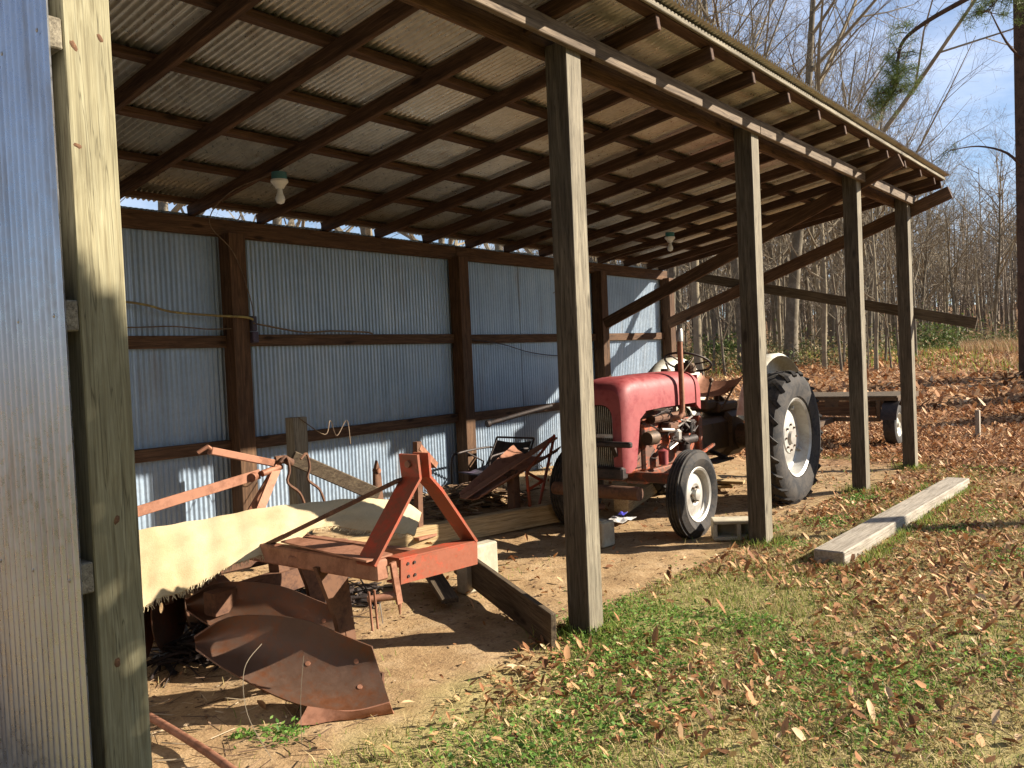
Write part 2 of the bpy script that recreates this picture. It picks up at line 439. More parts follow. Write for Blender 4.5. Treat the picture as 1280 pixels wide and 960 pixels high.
# ------------------------------------------------------------------ the shed
shed = thing('pole_shed', (1.18, 2.6, 0), 'open fronted pole shed with a corrugated metal roof sheltering the tractor and plow', 'shed')
FP = [1.18, 3.77, 6.21, 8.80, 10.76]; WPX = [3.85, 6.53, 9.24, 11.07]
YW = 6.05
def ztop(y, x=11): return 3.475-.157*(y-2.15)-.0065*(11-x)*(6.05-y)/3.9       # underside of roof sheets
def g0(x, y): return float(gz(x, y))
for i_, x in enumerate(FP):
    if i_ == 0: board('post', (x, 2.57, -.1), (x, 2.57, ztop(2.6, x)-.17), .14, .14, 'treated_pine', shed, up=(0, 1, 0), label='yellowish new pine corner post with red knots')
    else:
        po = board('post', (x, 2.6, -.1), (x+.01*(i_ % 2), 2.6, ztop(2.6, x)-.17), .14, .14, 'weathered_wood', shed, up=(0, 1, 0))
        po.data.materials.append(MAT['shade_stained_post'])
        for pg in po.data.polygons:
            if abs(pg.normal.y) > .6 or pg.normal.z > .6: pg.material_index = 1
    if i_ == 0:
        po = next(o for o in shed.children if o.name == 'post'); PI_ = (Matrix.Translation(Vector((x, 2.57, -.1))) @ frame((0, 0, 0), (0, 0, 1), (0, 1, 0))[0]).inverted()
        for kx, kz, kr in KNOTS:
            mb = MB(); mb.lathe([(0, -.0012), (kr*.5, -.0014), (kr*.85, .001)], Matrix.Translation((kx, 2.4995, kz)) @ Matrix.Rotation(R(kx*9000), 4, 'Y') @ Matrix.Diagonal((.62, 1, 1.15, 1)), 11); mb.v = [tuple(PI_ @ Vector((a+.12*(a-kx)*math.sin(c*900), b, c+.25*(c-kz)*math.sin(a*1300)))) for a, b, c in mb.v]
            ko = mb.build('knot', 'knot_red', po, True, True)
for x in WPX:
    board('post', (x, 5.93, .0), (x, 5.93, 2.62), .15, .15, 'brown_wood', shed, up=(0, 1, 0))
board('post', (1.18, 5.9, 0), (1.18, 5.9, 2.62), .14, .14, 'brown_wood', shed, up=(0, 1, 0))
board('post', (1.18, 4.2, 0), (1.18, 4.2, 2.95), .14, .14, 'brown_wood', shed, up=(0, 1, 0))
# front beam: two planks bolted to the faces of the posts
board('beam', (1.15, 2.508, 3.20), (6.22, 2.508, 3.195), .04, .10, 'beam_wood', shed)
board('beam', (6.225, 2.508, 3.198), (10.98, 2.508, 3.205), .04, .105, 'beam_wood', shed)
board('beam', (1.15, 2.692, 3.19), (10.98, 2.692, 3.19), .04, .11, 'brown_wood', shed)
# wall plates and girts
for a, b in ((1.1, 6.53), (6.534, 11.14)):
    board('top_plate', (a, 5.985, 2.668), (b, 5.985, 2.668), .06, .135, 'brown_wood', shed)
xs = [1.25]+WPX
for a, b in zip(xs[:-1], xs[1:]):
    for z in (1.77, .935):
        board('girt', (a+.075, 5.985, z+random.uniform(-.01, .01)), (b-.075, 5.985, z+random.uniform(-.01, .01)), .045, .095, 'brown_wood', shed)
for z in (1.69, .925, .25, 2.5):
    board('girt', (1.087, 2.50, z), (1.087, 5.98, z), .04, .09, 'weathered_wood', shed)
# rafters, purlins
RX = [4.19+.65*k for k in range(-5, 11)]+[11.02]
for x in RX:
    x += random.uniform(-.015, .015)
    y0, y1 = 2.225, 6.03; o_ = .04+.046
    board('rafter', (x, y0, ztop(y0, x)-o_-.002), (x, y1, ztop(y1, x)-o_-.002), .04, .092, 'rafter_wood', shed)
for y in (2.262, 2.84, 3.46, 4.08, 4.70, 5.32, 5.98):
    for a, b in ((.92, 6.05), (6.054, 11.1)):
        board('purlin', (a, y, ztop(y, a)-.021), (b, y, ztop(y, b)-.021), .085, .038, 'rafter_wood', shed)
# loose diagonal boards under the eave
board('diagonal_board', (8.9, 2.146, 3.31), (9.13, 5.80, 1.93), .04, .14, 'brown_wood', shed)
board('diagonal_board', (10.87, 2.10, 3.24), (10.87, 5.82, 1.95), .045, .15, 'brown_wood', shed)
board('diagonal_board', (10.925, 1.88, 1.70), (10.925, 5.55, 2.62), .04, .13, 'dark_lumber', shed)
# front fascia edge
board('eave_board', (.92, 2.205, ztop(2.2, .92)-.026), (11.1, 2.205, ztop(2.2, 11.1)-.026), .022, .034, 'weathered_wood', shed)
PIT, AMP = .042, .0135
def corr(name, n0, n1, fn, mat, AMP=.0062, per=8, sheet=.66, rows=2, th=.0016, **t):
    """corrugated sheets: fn(s, depth, r) -> point; s runs across the ribs, r 0..1 along them"""
    n = int((n1-n0)/PIT*per); V = np.zeros((n+1, rows, 3))
    for a in range(n+1):
        u = n0+(n1-n0)*a/n
        k = int((u-n0)/sheet); off = .0015*(k % 2)+.004*math.sin(k*2.3)*((u-n0)/sheet-k)
        d = AMP*math.cos(2*math.pi*u/PIT)+off
        for b in range(rows): V[a, b] = fn(u, d, b/(rows-1))
    V -= np.array(ORI[shed])
    idx = np.arange((n+1)*rows).reshape(n+1, rows)
    F = np.stack([idx[:-1, :-1], idx[1:, :-1], idx[1:, 1:], idx[:-1, 1:]], -1).reshape(-1, 4)
    return np_mesh(name, V.reshape(-1, 3), F, mat, shed, True, **t)
corr('wall_sheet', 1.06, 11.16, lambda u, d, r: (u, YW-.025+d+.0, .08+(2.765-.08)*r+.01*math.sin(int(u/.66)*3.1)), 'galvanized_wall', label='corrugated galvanized back wall')
corr('wall_sheet', 2.46, 6.05, lambda u, d, r: (1.056+d, u, -.05+(ztop(u, 1.1)-.02+.05)*r), 'galvanized_side', label='corrugated galvanized side wall, pale grey, facing out')
corr('roof_sheet', .86, 11.14, lambda u, d, r: (u, 2.15+(6.16-2.15)*r, ztop(2.15+4.01*r, u)+.010+d), 'galvanized_roof', AMP=.011, rows=4)
# nail heads on the side sheet
mb = MB()
for z in (1.69, .925, .25, 2.5):
    for k in range(9):
        y = 2.52+k*.252; mb.lathe([(0, -.004), (.006, -.002), (.007, .0)], Matrix.Translation((1.047, y, z)) @ Matrix.Rotation(R(-90), 4, 'Z'), 8)
mb.build('nail_heads', 'bright_steel', shed)

# ------------------------------------------------------------------ fixtures
def lamp(name, x, y, z, label):
    t = thing(name, (x, y, z), label, 'lamp', 'bulb holders under the roof')
    zt = ztop(y)-.18
    mb = MB(); mb.lathe([(0, 0), (.052, 0), (.052, -.045), (.045, -.055)], Matrix.Translation((x, y, zt)) @ Matrix.Rotation(R(90), 4, 'X'), 20)
    mb.build('junction_box', 'teal_plastic', t, True)
    mb = MB(); A = Matrix.Translation((x, y, zt-.05)) @ Matrix.Rotation(R(90), 4, 'X')
    mb.lathe([(0, 0), (.058, -.0), (.06, -.015), (.035, -.045), (.028, -.06), (0, -.062)], A, 20); mb.build('socket', 'white_porcelain', t, True)
    mb = MB(); A = Matrix.Translation((x, y, zt-.11)) @ Matrix.Rotation(R(90), 4, 'X')
    mb.lathe([(0, 0), (.016, 0), (.020, -.03), (.031, -.06), (.033, -.075), (.025, -.098), (0, -.108)], A, 20); mb.build('bulb', 'white_porcelain', t, True)
    return t
# Rotation maps local y (profile axis) to world z
lamp('bulb_holder', 3.54, 4.84, 0, 'white bulb holder with teal box hanging from a rafter near the yellow corner post')
lamp('bulb_holder', 8.74, 4.62, 0, 'small white bulb holder far along the roof above the tractor')
t = thing('outlet_box', (3.955, 5.9, 1.86), 'dark electrical outlet box on the first back wall post', 'outlet')
mb = MB(); mb.box((3.952, 5.87, 1.90), (.05, .09, .12), None, .006); mb.build('box', 'outlet_grey', t)
mb = MB(); mb.box((3.955, 5.855, 1.79), (.055, .07, .09), None, .006); mb.build('plug', 'outlet_grey', t)
def cable(name, pts, r, mat, label, cat='cable', n=6):
    P = [Vector(p) for p in pts]; out = []
    for a in range(len(P)-1):
        p0, p1, p2, p3 = P[max(a-1, 0)], P[a], P[a+1], P[min(a+2, len(P)-1)]
        for k in range(6):
            q = k/6; out.append(.5*((2*p1)+(-p0+p2)*q+(2*p0-5*p1+4*p2-p3)*q*q+(-p0+3*p1-3*p2+p3)*q**3))
    out.append(P[-1]); mb = MB(); mb.tube(out, r, n)
    return mb.build(name, mat, smooth=True, label=label, category=cat) if False else tag(mb.build(name, mat, smooth=True), label, cat)
cable('extension_cord', [(1.4, 5.93, 2.13), (2.9, 5.93, 2.06), (3.3, 5.93, 1.99), (3.62, 5.90, 1.965), (3.85, 5.82, 1.95), (3.93, 5.81, 1.93)], .009, 'cord_yellow', 'yellow green extension cord strung along the left end of the back wall')
cable('extension_cord', [(3.94, 5.82, 1.90), (4.12, 5.93, 1.89), (4.5, 5.93, 1.835), (4.8, 5.93, 1.845), (5.2, 5.93, 1.835), (5.3, 5.94, 1.82)], .008, 'cord_brown', 'tan extension cord trailing right from the outlet box on the wall')
cable('thin_wire', [(1.4, 5.94, 1.86), (2.9, 5.94, 1.87), (3.3, 5.94, 1.88), (3.6, 5.94, 1.86), (3.75, 5.85, 1.86)], .005, 'cord_brown', 'thin brown wire running just above the left middle wall rail', 'wire')
cable('thin_wire', [(3.5, 4.84, 2.86), (3.45, 5.3, 2.80), (3.55, 5.75, 2.66), (3.80, 5.83, 2.45), (3.93, 5.835, 2.1), (3.94, 5.82, 1.95)], .004, 'cord_brown', 'looping wire from the near bulb holder down to the outlet box', 'wire')
cable('thin_wire', [(8.72, 4.62, 2.78), (8.5, 5.0, 2.72), (8.45, 5.5, 2.6), (8.2, 5.93, 2.3)], .004, 'cord_brown', 'thin wire drooping from the far bulb holder to the wall', 'wire')
cable('thin_wire', [(6.62, 5.94, 1.76), (7.2, 5.94, 1.70), (7.7, 5.94, 1.60), (8.3, 5.93, 1.55), (9.1, 5.93, 1.62)], .005, 'black_iron', 'dark wire sagging across the wall panel behind the second front post', 'wire')

# ------------------------------------------------------------------ the plow
pl_ = thing('moldboard_plow', (2.45, 3.0, 0), 'rusty two bottom moldboard plow with a red hitch frame beside the corner post', 'plow')
mb = MB()
mb.beam((2.50, 2.70, .600), (3.03, 2.72, .572), .012, .108)
mb.beam((2.50, 2.745, .655), (3.03, 2.765, .627), .085, .010); mb.beam((2.50, 2.745, .548), (3.03, 2.765, .520), .085, .010)
mb.build('crossbar', 'plow_red', pl_)
mb = MB()
for x, z in ((2.545, .628), (2.545, .572), (2.585, .626), (2.585, .570)):
    mb.lathe([(0, -.001), (.007, -.001), (.007, .004)], Matrix.Translation((x, 2.692, z)), 10)
mb.build('bolt_holes', 'black_iron', pl_)
def strip(path, wy, th, yc, mat, name):
    # flat bar following (x,z) path, broad across Y
    mb = MB(); rows = []
    for x, z, y in path: rows.append([(x, y, z), (x, y+wy, z)])
    mb.grid(rows, th); return mb.build(name, mat, pl_)
strip([(2.645, 1.10, 2.70), (2.655, .99, 2.70), (2.60, .93, 2.70), (2.36, .655, 2.70)], .12, .014, 0, 'plow_red', 'mast_leg')
strip([(2.715, 1.10, 2.70), (2.72, .99, 2.70), (2.79, .92, 2.70), (3.04, .625, 2.72)], .10, .014, 0, 'plow_red', 'mast_leg')
mb = MB(); mb.tube([(2.63, 2.76, 1.055), (2.74, 2.76, 1.055)], .016, 10); mb.build('top_pin', 'rust', pl_, True)
mb = MB(); mb.beam((2.62, 2.80, .985), (2.46, 3.45, .70), .05, .016); mb.beam((2.46, 3.45, .70), (2.43, 3.9, .52), .05, .016); mb.build('brace', 'dark_rust', pl_)
# main beams behind the crossbar
mb = MB()
mb.beam((2.40, 2.70, .630), (2.44, 3.75, .60), .07, .09, bev=.008); mb.beam((2.72, 2.78, .595), (2.70, 4.3, .58), .06, .09, bev=.008)
mb.beam((2.38, 3.30, .60), (2.78, 3.42, .60), .07, .05, bev=.006)
mb.build('main_beam', 'rust', pl_)
mb = MB(); mb.prism([(2.33, 2.72), (2.48, 2.72), (2.52, 3.05), (2.50, 3.42), (2.40, 3.42)], .676, .684, 2); mb.build('top_plate', 'rust', pl_)
mold = [[(2.398, 2.694, 0.058), (2.444, 2.771, 0.087), (2.472, 2.827, 0.129), (2.48, 2.861, 0.184), (2.468, 2.872, 0.249)],
[(2.277, 2.8, 0.039), (2.339, 2.88, 0.082), (2.383, 2.938, 0.139), (2.408, 2.974, 0.209), (2.415, 2.987, 0.291)],
[(2.165, 2.953, 0.061), (2.234, 3.038, 0.114), (2.286, 3.101, 0.181), (2.322, 3.14, 0.262), (2.339, 3.155, 0.354)],
[(2.083, 3.117, 0.116), (2.145, 3.202, 0.163), (2.191, 3.264, 0.225), (2.221, 3.3, 0.299), (2.234, 3.31, 0.384)],
[(2.004, 3.323, 0.205), (2.055, 3.394, 0.233), (2.091, 3.438, 0.273), (2.11, 3.456, 0.324), (2.112, 3.445, 0.384)],
[(1.96, 3.468, 0.277), (1.989, 3.521, 0.273), (2.002, 3.546, 0.28), (1.998, 3.542, 0.296), (1.978, 3.509, 0.322)] ]
def cr(P, n):
    P = [Vector(p) for p in P]; out = []
    for a in range(len(P)-1):
        p0, p1, p2, p3 = P[max(a-1, 0)], P[a], P[a+1], P[min(a+2, len(P)-1)]
        for k in range(n):
            q = k/n; out.append(.5*((2*p1)+(-p0+p2)*q+(2*p0-5*p1+4*p2-p3)*q*q+(-p0+3*p1-3*p2+p3)*q**3))
    out.append(P[-1]); return out
def smooth_grid(G, n):
    A = [cr(r, n) for r in G]; B = [cr([A[i][j] for i in range(len(A))], n) for j in range(len(A[0]))]
    return [[B[j][i] for j in range(len(B))] for i in range(len(B[0]))]
def bottom(dx, dy, dz):
    D = Vector((dx, dy, dz))
    g = smooth_grid([[Vector(p)+D for p in r] for r in mold], 4)
    mb = MB(); mb.grid(g, .008); mo = mb.build('moldboard', 'mold_rust', pl_, True, auto=50)
    mb = MB(); e = [Vector(r[0])+D for r in mold[:3]]
    lo = [Vector((2.425, 2.70, .0))+D, Vector((2.31, 2.78, .004))+D, Vector((2.085, 2.935, .012))+D]
    e, lo = cr(e, 6), cr(lo, 6); mb.grid([[a+Vector((-.004, -.004, .004)), a.lerp(b, .3)+Vector((-.005, -.006, .001)), a.lerp(b, .7)+Vector((-.004, -.005, -.002)), b+Vector((0, 0, .004*math.sin(i9*1.7)))] for i9, (a, b) in enumerate(zip(e, lo))], .010); mb.build('share', 'rust', pl_, True)
    for u9, v9 in ((3, 5), (3, 11), (8, 8)):
        q9 = g[u9][v9]; n9 = (g[u9+1][v9]-g[u9][v9]).cross(g[u9][v9+1]-g[u9][v9]).normalized()
        if n9.y > 0: n9 = -n9
        m9 = MB(); m9.tube([q9, q9+n9*.008], [.013, .011], 12); m9.build('plow_bolt', 'rust', pl_, True)
    mb = MB(); mb.prism([(2.36+dx, .60+dz), (2.53+dx, .60+dz), (2.55+dx, .40+dz), (2.58+dx, .12+dz), (2.50+dx, .10+dz), (2.46+dx, .33+dz)], 3.10+dy, 3.13+dy, 1)
    mb.beam((2.50+dx, 3.16+dy, .58+dz), (2.54+dx, 3.12+dy, .12+dz), .04, .07)
    mb.build('standard', 'dark_rust', pl_)
    mb = MB(); mb.beam((2.515+dx, 2.86+dy, .07+dz), (2.56+dx, 3.45+dy, .07+dz), .012, .09); mb.build('landside', 'dark_rust', pl_)
bottom(0, 0, 0); bottom(.31, .62, 0)
mb = MB()
mb.tube([(2.335, 2.72, .55), (2.345, 2.72, .38)], .006, 6); mb.tube([(2.365, 2.72, .55), (2.375, 2.72, .38)], .006, 6)
mb.build('u_bolt', 'rust', pl_)
mb = MB(); mb.beam((2.45, 2.69, .655), (2.475, 2.685, .47), .03, .014, up=(0, 1, 0)); mb.tube([(2.475, 2.685, .47), (2.48, 2.69, .42)], [.010, .004], 8); mb.build('check_link', 'rust', pl_)
mb = MB(); mb.tube([(2.36, 2.76, .505), (2.47, 2.70, .505)], [.014, .022], 12); mb.build('hitch_pin', 'rust', pl_, True)
mb = MB(); mb.tube([(2.30, 2.80, .44), (2.37, 2.72, .43), (2.385, 2.71, .49), (2.395, 2.71, .40)], .003, 5); mb.build('lynch_pin', 'bright_steel', pl_)

# cream sheet with frayed lower edge
T_ = [(1.8, 4.019, 0.788), (1.962, 3.943, 0.769), (2.244, 3.865, 0.78), (2.556, 3.774, 0.788), (2.843, 3.675, 0.783), (3.096, 3.575, 0.767), (3.275, 3.474, 0.732), (3.322, 3.385, 0.672)]
B_ = [(1.623, 3.672, 0.459), (1.821, 3.64, 0.485), (2.081, 3.614, 0.532), (2.40, 3.575, 0.60), (2.50, 3.555, 0.575), (2.731, 3.576, 0.672), (3.007, 3.42, 0.618), (3.177, 3.302, 0.566)]
tt, bb = cr(T_, 14), cr(B_, 14); rows = []
for a, b in zip(tt, bb):
    row = []
    fr = random.uniform(-.014, .016)*random.random()**2+.008*math.sin(len(rows)*.31)
    b2 = b+(b-a).normalized()*fr
    for k in range(9):
        q = k/8; p = a.lerp(b2, q); nn = Vector((-.2, -.62, .76)).normalized()
        p += nn*(.012*math.sin(q*math.pi)+.005*math.sin(p.x*5+q*3)+.004*math.sin(p.x*13+q*17)+.003*math.sin(p.x*41+q*5)+.003*random.uniform(-1, 1)*(.2+q)); row.append(p)
    rows.append(row)
mb = MB(); mb.grid(rows, .008)
cs = tag(mb.build('canvas_sheet', 'canvas', smooth=True, auto=70), 'stiff cream carpet sheet with a frayed edge lying over the rusty implements', 'carpet')
mb = MB()
for k in range(420):
    q = random.random()*(len(rows)-2); i0 = int(q); e = rows[i0][8].lerp(rows[i0+1][8], q-i0)
    d = (rows[i0][8]-rows[i0][0]).normalized()
    mb.tube([e, e+d*random.uniform(.008, .03)+Vector((random.uniform(-.012, .012), random.uniform(-.01, .01), random.uniform(-.012, .004)))], [.0018, .0008], 3, False)
o = mb.build('fringe', 'canvas', None); o.parent = cs; o.location = Vector(o.location)-cs.location

# ------------------------------------------------------------------ implement behind the sheet
im = thing('disk_implement', (2.6, 4.4, 0), 'rusty disk implement with long red lift arms half hidden behind the cream sheet', 'farm implement')
mb = MB(); mb.beam((1.55, 4.6, .655), (3.10, 4.6, .858), .014, .062, bev=.003); mb.build('lift_arm', 'rust', im)
mb = MB(); mb.tube([(3.02, 4.575, .845), (3.06, 4.6, .850)], .028, 12); mb.tube([(3.10, 4.58, .86), (3.26, 4.60, .885)], .022, 10); mb.build('swivel', 'rust', im, True)
mb = MB(); mb.beam((2.76, 4.6, 1.045), (3.20, 4.6, .915), .05, .045, bev=.004); mb.tube([(2.68, 4.6, 1.04), (2.73, 4.57, 1.075), (2.78, 4.6, 1.045)], .012, 6); mb.build('top_link', 'rust', im)
mb = MB(); mb.beam((3.24, 4.6, .90), (2.95, 4.45, .60), .06, .014, up=(0, 1, 0)); mb.beam((3.26, 4.62, .90), (3.12, 4.75, .60), .06, .014, up=(0, 1, 0)); mb.build('mast_leg', 'rust', im)
mb = MB(); mb.tube([(3.22, 4.6, .93), (3.28, 4.58, .93), (3.34, 4.6, .90)], .028, 12); mb.build('clevis', 'dark_rust', im, True)
mb = MB()
for dx in (0, .16):
    mb.tube(cr([(3.22+dx, 4.55, .92), (3.27+dx, 4.55, .95), (3.29+dx, 4.55, .86), (3.27+dx, 4.55, .78), (3.36+dx, 4.55, .70), (3.40+dx, 4.55, .60)], 4), .010, 6)
mb.build('hook_rods', 'dark_rust', im, True)
mb = MB(); mb.beam((3.42, 4.7, .92), (3.95, 4.45, .60), .05, .10, bev=.006); mb.build('side_bar', 'dark_lumber', im)
mb = MB(); mb.beam((1.7, 4.35, .42), (3.3, 4.2, .42), .10, .08, bev=.01); mb.beam((2.9, 4.2, .42), (3.0, 4.7, .50), .08, .06); mb.beam((2.35, 4.0, .30), (3.5, 4.15, .30), .09, .12); mb.beam((3.4, 4.15, .30), (3.3, 4.7, .45), .07, .08); mb.beam((2.5, 4.02, .30), (2.55, 4.5, .45), .06, .08); mb.beam((2.85, 4.05, .05), (2.85, 4.1, .45), .07, .10, up=(0, 1, 0)); mb.build('frame', 'dark_rust', im)  # lower beams added to darken the space beneath the sheet
for k, (x, y) in enumerate([(2.06, 4.22), (2.32, 4.35), (2.58, 4.48)]):
    M_ = Matrix.Translation((x, y, .24)) @ Matrix.Rotation(R(38), 4, 'Z')
    mb = MB(); mb.lathe([(.03, .045), (.10, .038), (.18, .018), (.235, -.005), (.235, .0), (.18, .025), (.10, .046), (.03, .052)], M_, 32, True); mb.build('disk_blade', 'mold_rust', im, True)
    mb = MB(); mb.beam((x, y, .26), (x, y+.05, .44), .03, .04); mb.build('disk_hanger', 'dark_rust', im)
# clutter under the sheet, coloured black to stand in for shade
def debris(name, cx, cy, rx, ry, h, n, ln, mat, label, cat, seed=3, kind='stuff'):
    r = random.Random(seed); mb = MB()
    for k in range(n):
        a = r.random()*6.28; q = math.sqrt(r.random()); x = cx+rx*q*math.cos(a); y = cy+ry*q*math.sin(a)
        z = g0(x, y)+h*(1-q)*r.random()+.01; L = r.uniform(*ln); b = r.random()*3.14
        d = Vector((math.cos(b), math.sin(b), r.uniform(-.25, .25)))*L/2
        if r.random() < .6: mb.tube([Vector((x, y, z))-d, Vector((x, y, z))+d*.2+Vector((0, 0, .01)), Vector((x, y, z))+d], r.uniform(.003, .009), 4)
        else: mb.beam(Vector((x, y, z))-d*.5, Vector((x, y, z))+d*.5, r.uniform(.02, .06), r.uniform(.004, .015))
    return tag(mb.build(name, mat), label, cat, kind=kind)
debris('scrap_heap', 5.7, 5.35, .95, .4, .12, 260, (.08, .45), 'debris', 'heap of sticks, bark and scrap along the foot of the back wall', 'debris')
debris('sticks', 2.95, 4.25, .8, .30, .40, 330, (.1, .5), 'black_iron', 'tangle of wire and sticks, blackened to deepen the shade beneath the cream sheet', 'debris', 5)

board('fence_post', (3.90, 5.28, .1), (3.915, 5.3, 1.15), .13, .10, 'weathered_wood', None, up=(0, 1, 0), label='short weathered post leaning on the back wall behind the implement', cat='post')
cable('dry_vine', [(3.9, 5.25, 1.15), (4.1, 5.2, 1.0), (4.2, 5.25, 1.1), (4.3, 5.3, .97), (4.45, 5.35, 1.08), (4.35, 5.2, .9)], .004, 'cord_brown', 'dry vine stems curling beside the short weathered post', 'vine', 4)
t = thing('gate_latch_stake', (4.35, 4.9, .15), 'small rusty iron stake with a pointed top in front of the back wall', 'stake')
mb = MB(); mb.prism([(4.29, .15), (4.42, .15), (4.39, .68), (4.36, .78), (4.33, .68)], 4.9, 4.93, 1); mb.build('blade', 'dark_rust', t)
mb = MB(); mb.tube([(4.36, 4.885, .70), (4.36, 4.945, .70)], .02, 8); mb.build('eye', 'rust', t)
t = thing('jack_stand', (4.9, 5.0, .15), 'rusty jack with an angled bracket standing behind the plow mast', 'jack')
mb = MB(); mb.beam((4.62, 4.75, .12), (4.65, 4.75, .90), .05, .05, up=(0, 1, 0)); mb.build('column', 'dark_rust', t)
mb = MB(); mb.beam((4.65, 4.75, .86), (4.88, 4.8, .68), .06, .05); mb.build('bracket', 'rust', t)
mb = MB(); mb.box((4.64, 4.75, .15), (.2, .16, .02)); mb.build('foot', 'rust', t)

# ------------------------------------------------------------------ lumber and blocks
board('timber', (3.9, 4.92, .15), (6.35, 4.36, .13), .10, .17, 'tan_timber', None, label='long tan timber lying under the tractor nose behind the plow', cat='timber')
board('timber', (6.60, 4.10, .12), (8.3, 4.62, .10), .14, .13, 'tan_timber', None, label='tan timber end beneath the front of the tractor', cat='timber')
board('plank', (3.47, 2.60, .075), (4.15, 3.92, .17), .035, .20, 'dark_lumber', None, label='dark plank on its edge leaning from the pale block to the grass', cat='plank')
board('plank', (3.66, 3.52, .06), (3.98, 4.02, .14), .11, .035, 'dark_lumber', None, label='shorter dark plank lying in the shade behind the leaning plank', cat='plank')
mb = MB(); M_ = Matrix.Translation((4.08, 3.66, .14)) @ Matrix.Rotation(R(-6), 4, 'Z'); mb.box((0, 0, .02), (.30, .10, .30), M_, .012)
tag(mb.build('pale_block', 'concrete', None), 'cream coloured block standing on the dirt behind the red crossbar', 'block')
mb = MB(); M_ = Matrix.Translation((5.58, 3.73, .10)) @ Matrix.Rotation(R(-5), 4, 'Z'); mb.box((0, 0, 0), (.16, .30, .20), M_, .01)
mb.box((-.03, 0, .105), (.07, .26, .012), M_, .003)
tag(mb.build('footing_block', 'concrete', None), 'small concrete block beside the second front post, near the tractor', 'block')
mb = MB(); M_ = Matrix.Translation((6.30, 2.83, .08)) @ Matrix.Rotation(R(-58), 4, 'Z')
mb.box((0, 0, .065), (.40, .18, .03), M_, .006); mb.box((0, 0, -.065), (.40, .18, .03), M_, .006)
for dx in (-.185, 0, .185): mb.box((dx, 0, 0), (.03, .178, .101), M_)
mb.box((0, .07, 0), (.398, .03, .101), M_)
tag(mb.build('cinder_block', 'concrete', None), 'hollow cinder block lying on its side by the front wheel', 'cinder block')
t = board('ground_timber', (5.75, 1.93, .055), (9.42, 1.83, .06), .21, .11, 'grey_lumber', None, label='long pale grey timber lying on the leafy grass in front of the posts', cat='timber', bev=.008)
for (a, b, lab) in (((8.3, 3.85, .06), (9.3, 4.6, .06), 'pale board on the dirt behind the rear wheel'), ((8.45, 3.7, .10), (8.1, 4.9, .14), 'pale board lying crosswise under the rear of the tractor')):
    board('board', a, b, .16, .03, 'tan_timber', None, label=lab, cat='board')
cable('pipe', [(1.64, 2.6, .05), (1.70, 2.95, .045), (1.74, 3.5, .05), (1.77, 4.1, .04)], .017, 'rust', 'rusty pipe on the dirt at the foot of the yellow corner post', 'pipe', 12)
t = thing('litter', (6.4, 4.05, .02), 'crumpled white and blue wrapper on the dirt left of the front wheel', 'litter')
mb = MB(); r_ = random.Random(4); mb.grid([[(6.32+.05*a+r_.uniform(-.01, .01), 3.92+.05*b, .02+r_.uniform(0, .03)) for b in range(5)] for a in range(6)], .003); mb.build('wrapper', 'white_plastic', t)
mb = MB(); mb.grid([[(6.42+.03*a+r_.uniform(-.01, .01), 3.98+.03*b, .06+r_.uniform(0, .03)) for b in range(3)] for a in range(4)], .003); mb.build('cap', 'blue_plastic', t)

# ------------------------------------------------------------------ boom scoop, orange truss, lawn chair
t = thing('orange_truss', (5.9, 4.6, 0), 'small orange welded truss frame standing on the timber behind the second post', 'frame')
mb = MB(); r = .014
A_, B_, C_, D_, E_ = (6.15, 4.5, .81), (5.712, 4.5, .53), (5.78, 4.52, .06), (5.85, 4.5, .40), (5.94, 4.5, .42)
for p, q in ((A_, B_), (B_, C_), (A_, (5.83, 4.52, .06)), (B_, E_), ((5.735, 4.51, .37), E_)): mb.tube([p, q], r, 6)
mb.build('rods', 'plow_red', t)
t = thing('scoop', (5.6, 4.8, .15), 'rusty dirt scoop with a long tapering pan lying behind the orange truss', 'scoop')
g = []
for k in range(9):
    q = k/8; x = 5.25+.95*q; zc = .42+.34*q; w = .14+.16*q
    g.append([(x, 4.75+w*math.cos(a), zc-.0+w*.55*math.sin(a)) for a in [R(200+20*j) for j in range(8)]])
mb = MB(); mb.grid(g, .01); mb.build('pan', 'rust', t, True)
mb = MB(); mb.beam((6.15, 4.5, .79), (5.20, 4.8, .36), .10, .012); mb.build('edge_plate', 'rust', t)
mb = MB(); mb.beam((5.72, 4.66, .12), (5.72, 4.66, .52), .10, .08, up=(0, 1, 0), bev=.01); mb.tube([(5.68, 4.58, .52), (5.68, 4.72, .52)], .03, 10); mb.build('stand', 'dark_rust', t)
mb = MB(); mb.tube([(5.95, 5.1, .93), (6.3, 4.95, 1.0), (6.6, 4.85, 1.05)], .022, 10); mb.tube([(5.95, 5.1, .93), (5.92, 5.11, .925)], .035, 10); mb.build('handle', 'black_iron', t, True)
mb = MB(); mb.tube([(5.95, 4.4, .36), (6.3, 4.25, .16), (6.45, 4.2, .13)], .03, 10); mb.build('spout', 'dark_rust', t, True)
def shift(mb): mb.v = [(x+.38, y, z-.03) for x, y, z in mb.v]
t = thing('lawn_chair', (6.35, 5.5, .2), 'folding lawn chair with a black tube frame tipped against the back wall', 'chair')
mb = MB()
for dy in (0, .5):
    y = 5.25+dy
    mb.tube(cr([(5.7, y, .30), (5.72, y, .58), (5.85, y, .63), (6.25, y, .64), (6.4, y, .62)], 4), .011, 8)
    mb.tube(cr([(6.2, y, .40), (6.34, y, .57), (6.44, y, .73)], 4), .011, 8)
    mb.tube([(6.1, y, .25), (6.2, y, .5), (5.95, y, .62)], .010, 8)
mb.tube([(6.44, 5.25, .73), (6.44, 5.75, .73)], .011, 8); mb.tube([(5.72, 5.25, .32), (5.72, 5.75, .32)], .011, 8)
shift(mb); mb.build('frame', 'black_iron', t, True)
